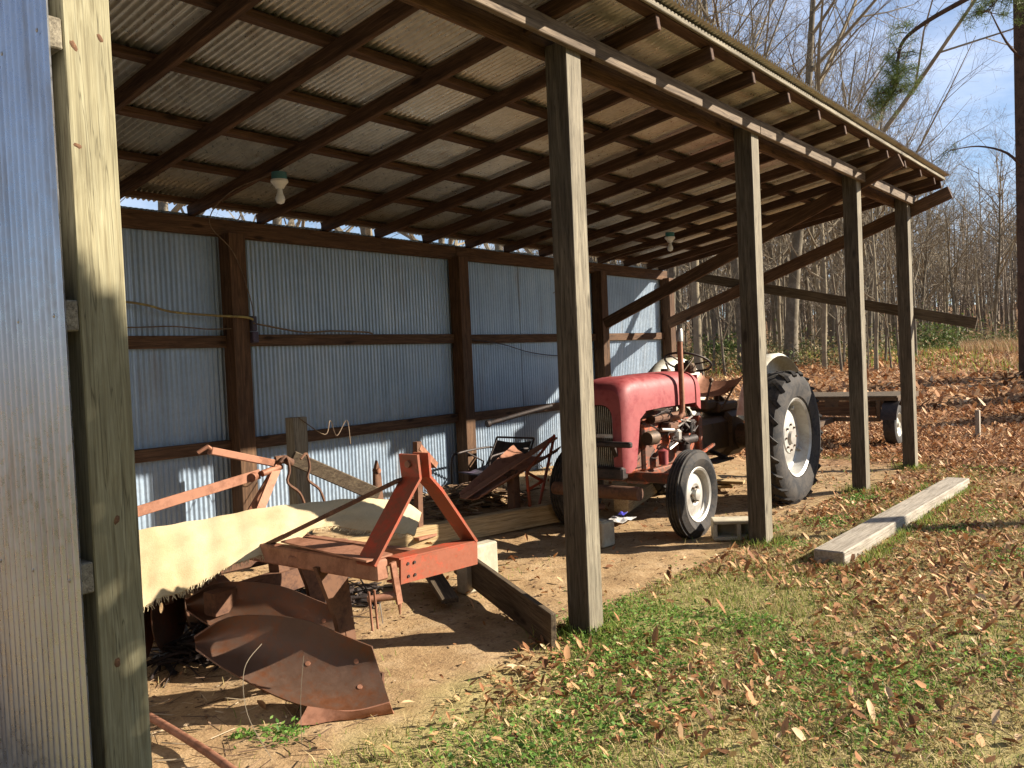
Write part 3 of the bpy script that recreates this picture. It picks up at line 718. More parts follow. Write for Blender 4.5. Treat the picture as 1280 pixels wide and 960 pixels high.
mb = MB(); mb.grid([[(6.22+.20*a/5, 5.27+.46*b/4, .42+.28*a/5-.02*math.sin(b/4*math.pi)) for b in range(5)] for a in range(6)], .004); shift(mb); mb.build('backrest', 'black_iron', t)
mb = MB(); mb.grid([[(5.76+.46*a/5, 5.27+.46*b/4, .42+.04*abs(a-2)/3-.02*math.sin(b/4*math.pi)) for b in range(5)] for a in range(6)], .004); shift(mb); mb.build('seat', 'outlet_grey', t)

# ------------------------------------------------------------------ the tractor (local: +x forward, +y its left... turned half round)
tr = thing('tractor', (8.08, 3.74, 0), 'old red farm tractor with white wheels parked under the shed roof', 'tractor', None, math.pi)
def tb(mb, name, mat, parent=tr, smooth=True, auto=35, **k):
    ORI.setdefault(parent, Vector((0, 0, 0))); o = mb.build(name, mat, parent, smooth, True, auto, **k); return o
def sec(x, w, zt, zb, rnd=.5, n=14):
    # hood cross-section, open at the bottom
    pts = []
    for k in range(n+1):
        a = math.pi*k/n; c_, s_ = math.cos(a), math.sin(a); e = rnd
        pts.append((x, w*math.copysign(abs(c_)**e, c_), zt-(1-abs(s_)**e)*.20))
    return [(x, w, zb)]+pts+[(x, -w, zb)]
# hood
HW = .235
mb = MB(); mb.grid([sec(1.08, HW-.005, 1.33, 1.05, .62), sec(1.25, HW, 1.345, 1.05, .6), sec(1.7, HW, 1.34, 1.05, .58), sec(2.0, HW-.003, 1.325, 1.04, .55)], .006)
tb(mb, 'hood', 'faded_red', auto=60)
# nose: shell with side cheeks reaching low at the front
mb = MB()
mb.grid([sec(2.006, HW+.004, 1.333, 1.03, .55), sec(2.1, HW+.004, 1.33, .98, .53), sec(2.18, HW+.003, 1.32, .60, .5), sec(2.26, HW, 1.30, .56, .5), sec(2.31, HW-.012, 1.27, .56, .5), sec(2.335, HW-.035, 1.235, .56, .5)], .007)
nose = tb(mb, 'nose', 'faded_red', auto=60)
# front frame around the grille
mb = MB(); out, inn = [], []
for k in range(25):
    a = math.pi*k/24; c_, s_ = math.cos(a), math.sin(a)
    out.append((2.335, (HW-.035)*math.copysign(abs(c_)**.5, c_), 1.035+.20*abs(s_)**.5))
    inn.append((2.338, .125*math.copysign(abs(c_)**.8, c_), .98+.135*abs(s_)**.8))
out = [(2.335, HW-.035, .56)]+out+[(2.335, -(HW-.035), .56)]; inn = [(2.338, .125, .62)]+inn+[(2.338, -.125, .62)]
mb.grid([out, [tuple((Vector(a)*.5+Vector(b)*.5)+Vector((.012, 0, 0))) for a, b in zip(out, inn)], inn], .006); tb(mb, 'nose_face', 'faded_red', nose, auto=60)
mb = MB()
for k in range(13):
    y = -.115+.23*k/12; zt = .99+.115*math.sqrt(max(0, 1-(y/.125)**2)); mb.tube([(2.325, y, .60), (2.33, y, zt)], .0035, 5)
mb.beam((2.33, -.125, .86), (2.33, .125, .86), .02, .03); tb(mb, 'grille', 'bright_steel', nose)
mb = MB(); mb.box((2.22, 0, .86), (.08, .40, .60), None, .01); tb(mb, 'radiator', 'black_iron')
mb = MB(); mb.beam((2.40, -.20, .80), (2.40, .33, .80), .05, .045, bev=.01)
for y in (-.15, .15): mb.beam((2.40, y, .80), (2.25, y, .55), .04, .02)
mb.box((2.33, 0, .56), (.10, .44, .10), None, .015); tb(mb, 'bumper', 'black_iron')
mb = MB(); mb.tube([(2.42, -.42, .42), (2.42, .40, .42)], .055, 14); tb(mb, 'front_roller', 'dark_rust')
# battery/tank under hood rear, dash
mb = MB(); mb.grid([sec(.94, HW-.03, 1.315, .98, .7), sec(1.02, HW-.012, 1.33, 1.0, .64), sec(1.075, HW-.003, 1.335, 1.03, .62)], .02); mb.box((.94, 0, 1.15), (.02, .38, .30), None, .005)
tb(mb, 'dash', 'faded_red', auto=60)
# engine block
mb = MB()
mb.box((1.50, 0, .72), (.72, .26, .42), None, .02); mb.box((1.50, 0, .98), (.66, .19, .13), None, .02)
mb.box((1.50, 0, .46), (.66, .24, .14), None, .04); mb.box((1.95, 0, .62), (.28, .20, .22), None, .02)
eng = tb(mb, 'engine_block', 'engine_red', auto=30)
mb = MB()
mb.tube([(1.22, .17, .95), (1.78, .17, .95)], .035, 10)
for x in (1.27, 1.42, 1.58, 1.73): mb.tube([(x, .10, .93), (x, .17, .95)], .03, 8)
mb.box((1.50, .19, .87), (.18, .10, .07), None, .015); tb(mb, 'manifold', 'dark_rust', eng)
mb = MB(); mb.tube(cr([(1.50, .19, .92), (1.48, .22, .94), (1.46, .26, .945), (1.43, .272, .98), (1.42, .275, 1.06), (1.42, .275, 1.3), (1.42, .275, 1.62)], 4), .024, 14)
tb(mb, 'exhaust_pipe', 'rust', tr)
mb = MB(); mb.tube([(1.42, .275, 1.61), (1.42, .275, 1.68), (1.41, .275, 1.72)], [.03, .03, .022], 12); tb(mb, 'exhaust_tip', 'bright_steel', tr)
rr = random.Random(21)
mb = MB()      # alternator, carburettor, filter, distributor, pulleys
mb.lathe([(0, -.08), (.055, -.08), (.062, -.05), (.062, .05), (.04, .08), (0, .08)], Matrix.Translation((1.85, .20, .80)) @ Matrix.Rotation(R(90), 4, 'Z'), 16); tb(mb, 'alternator', 'grease_iron', eng); mb = MB()
mb.lathe([(0, -.03), (.05, -.03), (.05, .03), (0, .03)], Matrix.Translation((1.30, .22, .66)) @ Matrix.Rotation(R(90), 4, 'X'), 14); tb(mb, 'distributor', 'black_iron', eng); mb = MB()
mb.box((1.42, .20, .78), (.09, .09, .11), None, .02); tb(mb, 'carburettor', 'bright_steel', eng); mb = MB(); mb.lathe([(0, -.07), (.04, -.07), (.045, .05), (0, .07)], Matrix.Translation((1.66, .20, .62)) @ Matrix.Rotation(R(90), 4, 'X'), 14); tb(mb, 'oil_filter', 'faded_red', eng); mb = MB()
mb.lathe([(0, -.015), (.09, -.015), (.08, 0), (.09, .015), (0, .015)], Matrix.Translation((2.02, 0, .80)) @ Matrix.Rotation(R(90), 4, 'Z'), 18)
for k in range(5): 
    a = k*2*math.pi/5; mb.beam((2.06, 0, .84), (2.06, .18*math.cos(a), .84+.18*math.sin(a)), .004, .06)
tb(mb, 'fan', 'grease_iron', eng)
mb = MB(); mb.box((1.16, .20, .84), (.10, .09, .12), None, .01); tb(mb, 'regulator', 'black_iron', eng)
mb = MB(); mb.tube([(1.08, .21, .72), (1.34, .21, .72)], .04, 12); tb(mb, 'starter', 'black_iron', eng)
mb = MB()
for k in range(14):
    x = rr.uniform(1.15, 1.85); z = rr.uniform(.6, 1.0); y = .19+rr.uniform(0, .05)
    mb.tube(cr([(x, y, z), (x+rr.uniform(-.15, .15), y+.03, z+rr.uniform(-.08, .08)), (x+rr.uniform(-.25, .25), y, z+rr.uniform(-.12, .12))], 3), rr.choice([.004, .006, .008]), 5)
tb(mb, 'hoses', 'black_iron', eng)
mb = MB()
mb.tube([(1.15, .23, .93), (1.45, .24, .86)], .008, 6); mb.tube([(1.10, .23, .87), (1.42, .25, .92)], .007, 6); mb.tube([(1.75, .24, .86), (1.55, .25, .84)], .016, 8)
mb.tube([(1.62, .24, .68), (1.50, .25, .72)], .013, 8); mb.tube([(1.52, .17, 1.03), (1.80, .20, 1.05)], .022, 8)
tb(mb, 'bright_rods', 'bright_steel', eng)
# transmission, clutch housing, axle
mb = MB(); mb.box((1.05, 0, .68), (.22, .34, .46), None, .05); mb.box((.95, 0, .66), (.06, .44, .52), None, .02); tb(mb, 'clutch_housing', 'engine_red', auto=30)
mb = MB(); mb.box((.55, 0, .68), (.80, .30, .36), None, .05); mb.box((.05, 0, .68), (.40, .36, .46), None, .06)
mb.tube([(0, -.62, .64), (0, -.2, .64), (0, .2, .64), (0, .62, .64)], [.07, .13, .13, .07], 16); mb.box((.15, 0, .95), (.45, .28, .10), None, .02)
tb(mb, 'rear_housing', 'grease_iron', auto=35)
for sgn in (1, -1):
    mb = MB(); mb.beam((.55, .27*sgn, .48), (.95, .27*sgn, .48), .16, .02); mb.beam((.62, .14*sgn, .55), (.70, .34*sgn, .5), .03, .03); tb(mb, 'footrest', 'black_iron')
mb = MB(); mb.beam((-.1, -.25, .42), (-.75, -.25, .45), .02, .07); mb.beam((-.1, .25, .42), (-.75, .25, .45), .02, .07); mb.beam((-.2, -.05, .95), (-.6, -.30, .52), .02, .03); mb.beam((-.2, .05, .95), (-.6, .30, .52), .02, .03); tb(mb, 'lift_arms', 'dark_rust')
# front axle
mb = MB(); mb.beam((1.9, -.44, .47), (1.9, .44, .47), .07, .085, bev=.01)
for sgn in (1, -1): mb.tube([(1.9, .44*sgn, .56), (1.9, .46*sgn, .30)], .03, 10); mb.tube([(1.9, .45*sgn, .345), (1.9, .56*sgn, .345)], .025, 10)
tb(mb, 'front_axle', 'engine_red', auto=35)
mb = MB()
for sgn in (1, -1): mb.beam((1.86, .42*sgn, .45), (.95, .20*sgn, .50), .025, .035)
mb.beam((1.84, .45, .55), (1.0, .36, .66), .022, .022); mb.beam((1.88, .45, .545), (1.78, .43, .545), .04, .02); tb(mb, 'radius_rods', 'engine_red', auto=30)
# wheels
def wheel(x, y, rad, wid, rim, front, sgn):
    Mw = Matrix.Translation((x, y, rad-.012)) @ (Matrix() if sgn > 0 else Matrix.Rotation(math.pi, 4, 'Z'))
    w2 = wid/2; sb = rim+.01
    prof = [(sb, -w2*.62), (sb+.02, -w2*.80), ((sb+rad)/2, -w2), (rad-.05, -w2*.88), (rad-.018, -w2*.72), (rad-.006, -w2*.35), (rad-.004, 0), (rad-.006, w2*.35), (rad-.018, w2*.72), (rad-.05, w2*.88), ((sb+rad)/2, w2), (sb+.02, w2*.80), (sb, w2*.62)]
    mb = MB(); mb.lathe(prof, Mw, 56)
    if front:
        for q in (-.45, -.15, .15, .45): mb.lathe([(rad-.012, w2*q-.010), (rad+.004, w2*q-.007), (rad+.004, w2*q+.007), (rad-.012, w2*q+.010)], Mw, 48)
    else:
        nl = 22
        for k in range(nl):
            for side in (-1, 1):
                a = 2*math.pi*(k+(0 if side > 0 else .5))/nl
                for q in range(3):
                    a0 = a+q*.07; a1 = a+(q+1)*.07; y0 = side*w2*(.92-.30*q); y1 = side*w2*(.92-.30*(q+1))
                    rr0 = rad-.005 if q else rad-.035
                    P0 = Mw @ Vector(((rr0)*math.cos(a0), y0, (rr0)*math.sin(a0))); P1 = Mw @ Vector((rad*math.cos(a1), y1, rad*math.sin(a1)))
                    upv = (Mw.to_3x3() @ Vector((math.cos(a0), 0, math.sin(a0))))
                    mb.beam(P0, P1, .035, .022, up=upv)
    wh = tb(mb, 'tyre', 'tire_rubber', auto=30)
    mb = MB()
    if front:
        pr_ = [(rim+.012, w2*.66), (rim+.006, w2*.72), (rim-.012, w2*.60), (rim-.018, w2*.25), (rim-.035, w2*.05), (rim-.055, w2*.10), (.09, w2*.28), (.075, w2*.20), (.05, w2*.22), (.045, w2*.62), (.02, w2*.70), (0, w2*.70)]
    else:
        pr_ = [(rim+.015, w2*.66), (rim+.008, w2*.74), (rim-.015, w2*.62), (rim-.03, w2*.2), (rim-.045, -w2*.05), (rim-.07, -w2*.12), (.20, w2*.12), (.165, w2*.15), (.155, w2*.22), (.10, w2*.24), (.07, w2*.24), (.06, w2*.42), (0, w2*.44)]
    mb.lathe(pr_, Mw, 56); mb.lathe([(sb, -w2*.62), (rim-.03, -w2*.2), (rim-.03, w2*.2), (sb, w2*.62)], Mw, 56)
    rim_o = tb(mb, 'rim', 'silver_rim', wh, auto=30)
    mb = MB()
    nb, rb = (6, .062) if front else (8, .125)
    for k in range(nb):
        a = 2*math.pi*k/nb; yy = w2*(.28 if front else .25); m2 = MB()
        m2.lathe([(0, .014), (.011, .014), (.011, -.012)], Mw @ Matrix.Translation((rb*math.cos(a), yy, rb*math.sin(a))), 6); tb(m2, 'wheel_bolt', 'grease_iron', wh)
    if not front:
        for k in range(4):
            a = 2*math.pi*(k+.3)/4; m2 = MB(); m2.box((0, 0, 0), (.05, .05, .03), Mw @ Matrix.Rotation(-a, 4, 'Y') @ Matrix.Translation((rim-.055, 0, 0)), .004); tb(m2, 'rim_clamp', 'silver_rim', wh)
wheel(1.87, .57, .36, .17, .215, True, 1); wheel(1.87, -.57, .36, .17, .215, True, -1)
wheel(0, .665, .645, .29, .375, False, 1); wheel(0, -.665, .645, .29, .375, False, -1)
# fenders
for sgn in (1, -1):
    mb = MB(); rf = .80; g = []
    for k in range(17):
        a = R(18+8.2*k); ca, sa = math.cos(a), math.sin(a)
        g.append([(.28*ca, .46*sgn, .66+.28*sa), ((rf-.03)*ca, .47*sgn, .66+(rf-.03)*sa), (rf*ca, .50*sgn, .66+rf*sa), ((rf+.005)*ca, .60*sgn, .66+(rf+.005)*sa), ((rf-.02)*ca, .63*sgn, .66+(rf-.02)*sa)])
    mb.grid(g, .005); tb(mb, 'fender', 'cream_paint', auto=50)
# seat and steering
mb = MB(); g = []
for k in range(9):
    q = k/8; g.append([( -.02+.40*q-.0, .24*math.sin(R(j)), 1.06+.0+.14*(1-q)**2*(1 if j in range(-60, 61) else 1)+.09*(abs(j)/90)**2 ) for j in range(-90, 91, 18)])
mb.grid(g, .006); seat = tb(mb, 'seat', 'rust', auto=60)
mb = MB(); mb.beam((-.1, 0, .95), (.15, 0, 1.08), .06, .012); mb.tube([(.15, 0, .98), (.15, 0, 1.08)], .03, 10); tb(mb, 'seat_spring', 'grease_iron', seat)
nvec = Vector((-.42, 0, .91)).normalized(); u = Vector((.91, 0, .42)); cc = Vector((.80, .03, 1.42)); w_ = Vector((0, 1, 0))
mb = MB(); ring = [cc+(u*math.cos(2*math.pi*k/32)+w_*math.sin(2*math.pi*k/32))*.22 for k in range(33)]; mb.tube(ring, .011, 8, False)
for a in (90, 210, 330): mb.tube([cc-nvec*.03, cc-nvec*.02+(u*math.cos(R(a))+w_*math.sin(R(a)))*.11, cc+(u*math.cos(R(a))+w_*math.sin(R(a)))*.215], .007, 6)
mb.tube([cc-nvec*.05, cc+nvec*.005], .03, 12); sw = tb(mb, 'steering_wheel', 'black_iron', auto=50)
mb = MB(); mb.tube([cc-nvec*.05, cc-nvec*.05-Vector((-.42, 0, .91))*.42], .022, 10); tb(mb, 'steering_column', 'grease_iron', tr)
mb = MB(); mb.tube([(1.15, -.02, 1.33), (1.15, -.02, 1.37)], [.05, .045], 14); mb.tube([(.95, .05, 1.33), (.85, .10, 1.44), (.83, .10, 1.46)], .010, 6); mb.tube([(.93, -.10, 1.33), (.88, -.16, 1.42)], .010, 6); tb(mb, 'filler_cap', 'grease_iron', tr)
mb = MB(); mb.box((.84, .02, 1.36), (.10, .20, .10), None, .03); tb(mb, 'gauge_panel', 'grease_iron', tr)
mb = MB(); mb.tube([(.60, .10, 1.0), (.50, .12, 1.22)], .012, 8); mb.lathe([(0, -.025), (.02, -.015), (.025, 0), (.02, .015), (0, .025)], Matrix.Translation((.50, .12, 1.23)), 10)
mb.tube([(.45, .20, .95), (.30, .26, 1.15)], .010, 8); mb.box((.45, .0, .98), (.22, .20, .10), None, .03); tb(mb, 'levers', 'grease_iron', tr)

# ------------------------------------------------------------------ trailer
tl = thing('flatbed_trailer', (13.5, 4.2, 0), 'small low utility trailer with a dark frame parked beyond the tractor', 'trailer')
gzt = g0(13.4, 4.2)
mb = MB(); z0 = .74
mb.beam((12.9, 3.28, z0-.03), (12.9, 5.5, z0-.03), .05, .05); mb.beam((14.1, 3.28, z0-.03), (14.1, 5.5, z0-.03), .05, .05)
for y in (3.28, 5.5): mb.beam((12.9, y, z0-.03), (14.1, y, z0-.03), .05, .06)
for y in (3.55, 4.2, 5.2): mb.beam((12.9, y, z0-.15), (12.9, y, z0-.05), .03, .2, up=(0, 1, 0))
mb.beam((12.87, 3.5, z0-.33), (12.87, 5.5, z0-.33), .05, .06); mb.beam((12.87, 3.52, z0-.30), (12.87, 3.52, z0-.06), .05, .05, up=(0, 1, 0)); mb.beam((12.87, 5.3, z0-.30), (12.87, 5.3, z0-.06), .05, .05, up=(0, 1, 0))
mb.beam((12.9, 4.2, .40), (11.3, 4.15, .36), .07, .07); mb.build('frame', 'grease_iron', tl)
board('bed', (12.86, 4.39, z0), (14.13, 4.39, z0), 2.26, .03, 'dark_lumber', tl)
board('headboard', (12.90, 3.56, z0-.17), (12.90, 5.45, z0-.17), .03, .22, 'brown_wood', tl)
for k, (x, y) in enumerate(((13.05, 3.36), (13.05, 5.4))):
    Mw = Matrix.Translation((x, y, .30+g0(x, y))) @ Matrix.Rotation(math.pi if y < 4 else 0, 4, 'Z')
    mb = MB(); mb.lathe([(.17, -.07), (.19, -.085), (.24, -.095), (.285, -.08), (.30, -.04), (.302, 0), (.30, .04), (.285, .08), (.24, .095), (.19, .085), (.17, .07)], Mw, 36)
    wo = mb.build('tyre', 'tire_rubber', tl, True)
    mb = MB(); mb.lathe([(.18, .07), (.17, .075), (.155, .05), (.12, .03), (.08, .055), (.045, .05), (.03, .08), (0, .085)], Mw, 32); mb.build('rim', 'cream_paint', wo, True)
    mb = MB(); g = [[(x+.36*math.cos(R(a)), y+dy, .31+g0(x, y)+.36*math.sin(R(a))) for dy in (-.12, .10)] for a in range(10, 175, 12)]; mb.grid(g, .006); mb.build('fender', 'black_iron', tl, True)
board('stake', (14.2, 2.47, 0), (14.22, 2.47, .45), .10, .06, 'grey_lumber', None, up=(0, 1, 0), label='short grey wooden stake standing in the leaves beyond the shed', cat='stake')

# ------------------------------------------------------------------ trees
def tree_mesh(seed, H, r0, nb=(13, 5, 5, 4), start=.3, lean=.03, spread=.55):
    r = random.Random(seed); TR = MB(); BR = MB()
    def rv(): return Vector((r.uniform(-1, 1), r.uniform(-1, 1), r.uniform(-1, 1)))
    def limb(p, d, L, rad, lev):
        n = (14, 5, 3, 2, 2)[lev]; pts = [p.copy()]; rs = [rad]
        dd = d.copy()
        for k in range(n):
            wob = (.05, .16, .22, .28, .3)[lev]
            dd = (dd+rv()*wob+Vector((0, 0, (.02, .09, .08, .05, .02)[lev]))).normalized()
            pts.append(pts[-1]+dd*L/n); rs.append(max(rad*(1-.85*(k+1)/n), .0035))
        return pts, rs
    tp, tr_ = limb(Vector((0, 0, -.3)), Vector((r.uniform(-lean, lean), r.uniform(-lean, lean), 1)).normalized(), H, r0, 0)
    tr_ = [r0*1.35]+[r0*(1-.9*(k/14)**.9)+.01 for k in range(1, 15)]
    TR.tube(tp, tr_, 8)
    def at(pts, rs, q):
        f = q*(len(pts)-1); i = min(int(f), len(pts)-2); return pts[i].lerp(pts[i+1], f-i), rs[i]+(rs[i+1]-rs[i])*(f-i), (pts[i+1]-pts[i]).normalized()
    def grow(pts, rs, L, lev):
        cnt = nb[lev-1]
        for k in range(cnt):
            lo = start if lev == 1 else .2
            q = lo+(1-lo)*((k+r.random())/cnt); p, rad, d = at(pts, rs, q)
            side = d.cross(rv()).normalized(); a = r.uniform(.5, 1.15) if lev > 1 else r.uniform(.55, 1.1)
            nd = (d*math.cos(a)+side*math.sin(a)).normalized()
            l2 = L*(.42 if lev == 1 else .5)*(1.15-q*.75 if lev == 1 else 1-.4*q)*r.uniform(.7, 1.25)*(spread/.55 if lev == 1 else 1)
            r2 = min(rad*.62, .016*l2+.004)
            pp, rs2 = limb(p, nd, l2, r2, lev)
            BR.tube(pp, rs2, 5 if lev == 1 else 3, False)
            if lev < 4: grow(pp, rs2, l2, lev+1)
    grow(tp, tr_, H, 1)
    return TR, BR
def make_tree(name, seed, label, group, bark='bark_grey', **k):
    t = thing(name, (0, 0, 0), label, 'tree', group)
    TR, BR = tree_mesh(seed, **k); a = TR.build('trunk', bark, t, True, True, 60); BR.build('branches', 'twig', a, False, True)
    return t
LAB = 'leafless hardwood tree standing in the winter woods beyond the shed'
GRP = 'leafless trees in the woods'
protos = [make_tree('bare_tree', 100+k, LAB, GRP, bark='bark_tan' if k % 2 else 'bark_grey', H=h_, r0=r_, nb=nb_, start=st_, spread=sp_)
          for k, (h_, r_, nb_, st_, sp_) in enumerate([(15, .17, (14, 6, 5, 4), .28, .75), (13, .12, (12, 5, 5, 4), .35, .55), (16, .20, (15, 7, 5, 4), .25, .9), (11, .09, (11, 5, 4, 4), .30, .55), (14, .15, (13, 6, 5, 4), .36, .85)])]
saplings = [make_tree('sapling', 140+k, 'thin bare sapling at the edge of the winter woods', 'bare saplings at the wood edge', H=h_, r0=r_, nb=(9, 4, 3, 2), start=.2, spread=.5) for k, (h_, r_) in enumerate([(6, .035), (7.5, .05)])]
rt = random.Random(5); used = set(); spots = []
RAD = [.17, .12, .20, .09, .15]; placed = []
def put(P, i, x, y, sc):
    z = g0(x, y)-.05; rz = rt.random()*6.28; placed.append(None)
    if i in used and P is protos: placed[-1] = (dup(P[i], None, (x, y, z), rz, sc), RAD[i]*sc/math.hypot(x, y), math.degrees(math.atan2(y, x)))
    elif P is protos: used.add(i); P[i].location = (x, y, z); P[i].rotation_euler = (0, 0, rz); P[i].scale = (sc,)*3
def polar(px, d):
    """bearing (degrees left of +X) and distance"""
    return d*math.cos(R(px)), d*math.sin(R(px))
tries = 0
while len(spots) < 124 and tries < 4000:
    tries += 1
    b = rt.uniform(3, 36); d = 27+50*rt.random()**1.3
    if b < 15 and d < 45: continue
    if b > 31 and d > 60: continue
    x, y = polar(b, d)
    if any((x-a)**2+(y-c_)**2 < 3.2 for a, c_, *_ in spots): continue
    spots.append((x, y, b, d))
for k, (x, y, b, d) in enumerate(spots):
    i = k % 5; sc = rt.uniform(.8, 1.12)
    sc *= .66 if b < 13 else .82 if b < 17 else 1.1
    put(protos, i, x, y, sc)
for lo, hi, lb in ((22.7, 26.3, 'thickest bare trunk seen just left of the third front post, above the tractor'), (16.9, 20.9, 'thickest bare trunk seen between the third and fourth front posts'), (9, 12.7, 'thickest bare trunk seen between the last front post and the dark pine'), (13.7, 14.9, 'thickest bare trunk seen in the gap between the last two front posts')):
    c_ = [q for q in placed if q and lo < q[2] < hi]
    if c_: max(c_, key=lambda q: q[1])[0]['label'] = lb
# trees behind the shed, seen through the slot under the roof
for b, d in ((40, 16), (47, 15), (55, 17), (61, 14), (44, 22), (52, 24), (66, 20), (36, 19)):
    x, y = polar(b, d); put(protos, rt.randrange(5), x, y, rt.uniform(.6, .8))
su = set()
for k in range(46):
    b = rt.uniform(4, 33); d = rt.uniform(27, 45)
    if b < 13: d += 9
    x, y = polar(b, d); i = k % 2; z = g0(x, y)-.03
    if i in su: dup(saplings[i], None, (x, y, z), rt.random()*6.28, rt.uniform(.6, 1.1))
    else: su.add(i); saplings[i].location = (x, y, z)
# trees out of frame to the right that throw the long shadows over the field
for (x, y, i, sc) in ((26, -5.5, 4, 1.), (31, -4, 1, 1.)):
    put(protos, i, x, y, sc)

# distant woods: one mass of thin stems
def far_woods():
    r = np.random.default_rng(3); Vs = []; Fs = []; k = 0
    def seg(p, q, ra, rb):
        nonlocal k
        d = q-p; u = np.cross(d, [0, 0, 1.]); 
        if np.linalg.norm(u) < 1e-3: u = np.array([1., 0, 0])
        u /= np.linalg.norm(u); w = np.cross(d, u); w /= np.linalg.norm(w)
        for c_, rr_ in ((p, ra), (q, rb)):
            for a in (0, 2.09, 4.19): Vs.append(c_+(u*math.cos(a)+w*math.sin(a))*rr_)
        for j in range(3): Fs.append((k+j, k+(j+1) % 3, k+3+(j+1) % 3, k+3+j))
        k += 6
    for t_ in range(1000):
        b = math.radians(r.uniform(-6, 42)); d = r.uniform(72, 135); x, y = d*math.cos(b), d*math.sin(b)
        z = g0(x, y)-.2; H = r.uniform(8, 14); rr_ = r.uniform(.05, .16); top = np.array([x+r.normal()*.5, y+r.normal()*.5, z+H]); p = np.array([x, y, z])
        seg(p, top, rr_, .03)
        for j in range(18):
            q = r.uniform(.2, 1); s0 = p+(top-p)*q; dr = np.array([r.normal(), r.normal(), r.uniform(.3, 1.6)]); dr /= np.linalg.norm(dr); L = r.uniform(1, 3.2)*(1.2-q*.6)
            e = s0+dr*L; seg(s0, e, .035, .012)
            for jj in range(3):
                s1 = s0+(e-s0)*r.uniform(.2, 1); d2 = dr+r.normal(size=3)*.6; seg(s1, s1+d2/np.linalg.norm(d2)*L*.5, .016, .007)
    return np.array(Vs), np.array(Fs)
V, F = far_woods(); np_mesh('distant_woods', V, F, 'far_twig', label='hazy mass of thin grey stems deep in the winter woods', category='woods', kind='stuff') if False else tag(np_mesh('distant_woods', V, F, 'far_twig'), 'mass of thin grey stems deep in the winter woods', 'woods', kind='stuff')

# undergrowth
def blobs(n, pos, rad, per, size, mat, name, label, cat, seed):
    r = np.random.default_rng(seed); P = []
    for x, y, q in pos:
        c_ = r.normal(size=(per, 3))*np.array([rad*q, rad*q, rad*.55*q]); c_[:, 2] = np.abs(c_[:, 2]); c_ += np.array([x, y, g0(x, y)]); P.append(c_)
    return leaf_cloud(np.concatenate(P), size, mat, name, label, cat, r)
def leaf_cloud(P, size, mat, name, label, cat, r, kind='stuff', flat=0., parent=None):
    n = len(P); a = r.normal(size=(n, 3)); a[:, 2] *= (1-flat); a /= np.linalg.norm(a, axis=1)[:, None]
    b = np.cross(a, r.normal(size=(n, 3))); b /= np.linalg.norm(b, axis=1)[:, None]
    if flat: 
        b[:, 2] *= (1-flat*.8); b /= np.linalg.norm(b, axis=1)[:, None]
    s_ = size*r.uniform(.6, 1.4, n)[:, None]
    V = np.stack([P-a*s_, P+b*s_*.45, P+a*s_, P-b*s_*.45], 1).reshape(-1, 3); F = np.arange(n*4).reshape(n, 4)
    return tag(np_mesh(name, V, F, mat, parent), label, cat, kind=kind)
pos = []
for k in range(150):
    b = rt.uniform(2, 34); d = rt.uniform(29, 60); 
    if b < 14: d += 8
    x, y = polar(b, d); pos.append((x, y, rt.uniform(.5, 1.5)))
for k in range(90):
    b = rt.uniform(0, 36); d = rt.uniform(60, 100); x, y = polar(b, d); pos.append((x, y, rt.uniform(1.3, 2.6)))
blobs(0, pos, .7, 170, .07, 'brush', 'undergrowth', 'low brown and green brush along the floor of the woods', 'brush', 8)
def bush(name, x, y, rad, per, size, mat, label, seed, h=1.):
    r = np.random.default_rng(seed); t = thing(name, (x, y, g0(x, y)), label, 'bush')
    c_ = r.normal(size=(per, 3))*np.array([rad, rad, rad*.6*h]); c_[:, 2] = np.abs(c_[:, 2])+.1
    o = leaf_cloud(c_, size, mat, 'foliage', None, None, r, None, 0, t)
    mb = MB()
    for k in range(9):
        a = k*.7; mb.tube([(0, 0, -.05), (rad*.3*math.cos(a), rad*.3*math.sin(a), rad*.5*h), (rad*.9*math.cos(a), rad*.9*math.sin(a), rad*1.1*h)], [.02, .012, .005], 5)
    mb.build('stem', 'twig', t, False, True); return t
x, y = polar(11.9, 43); bush('evergreen_bush', x, y, .8, 2400, .07, 'pine_needle', 'green evergreen bush at the wood edge right of the last post', 31, 1.3)
x, y = polar(24.5, 40); bush('evergreen_bush', x, y, .6, 1500, .08, 'pine_needle', 'dark low evergreen seen above the tractor seat', 32, 1.2)

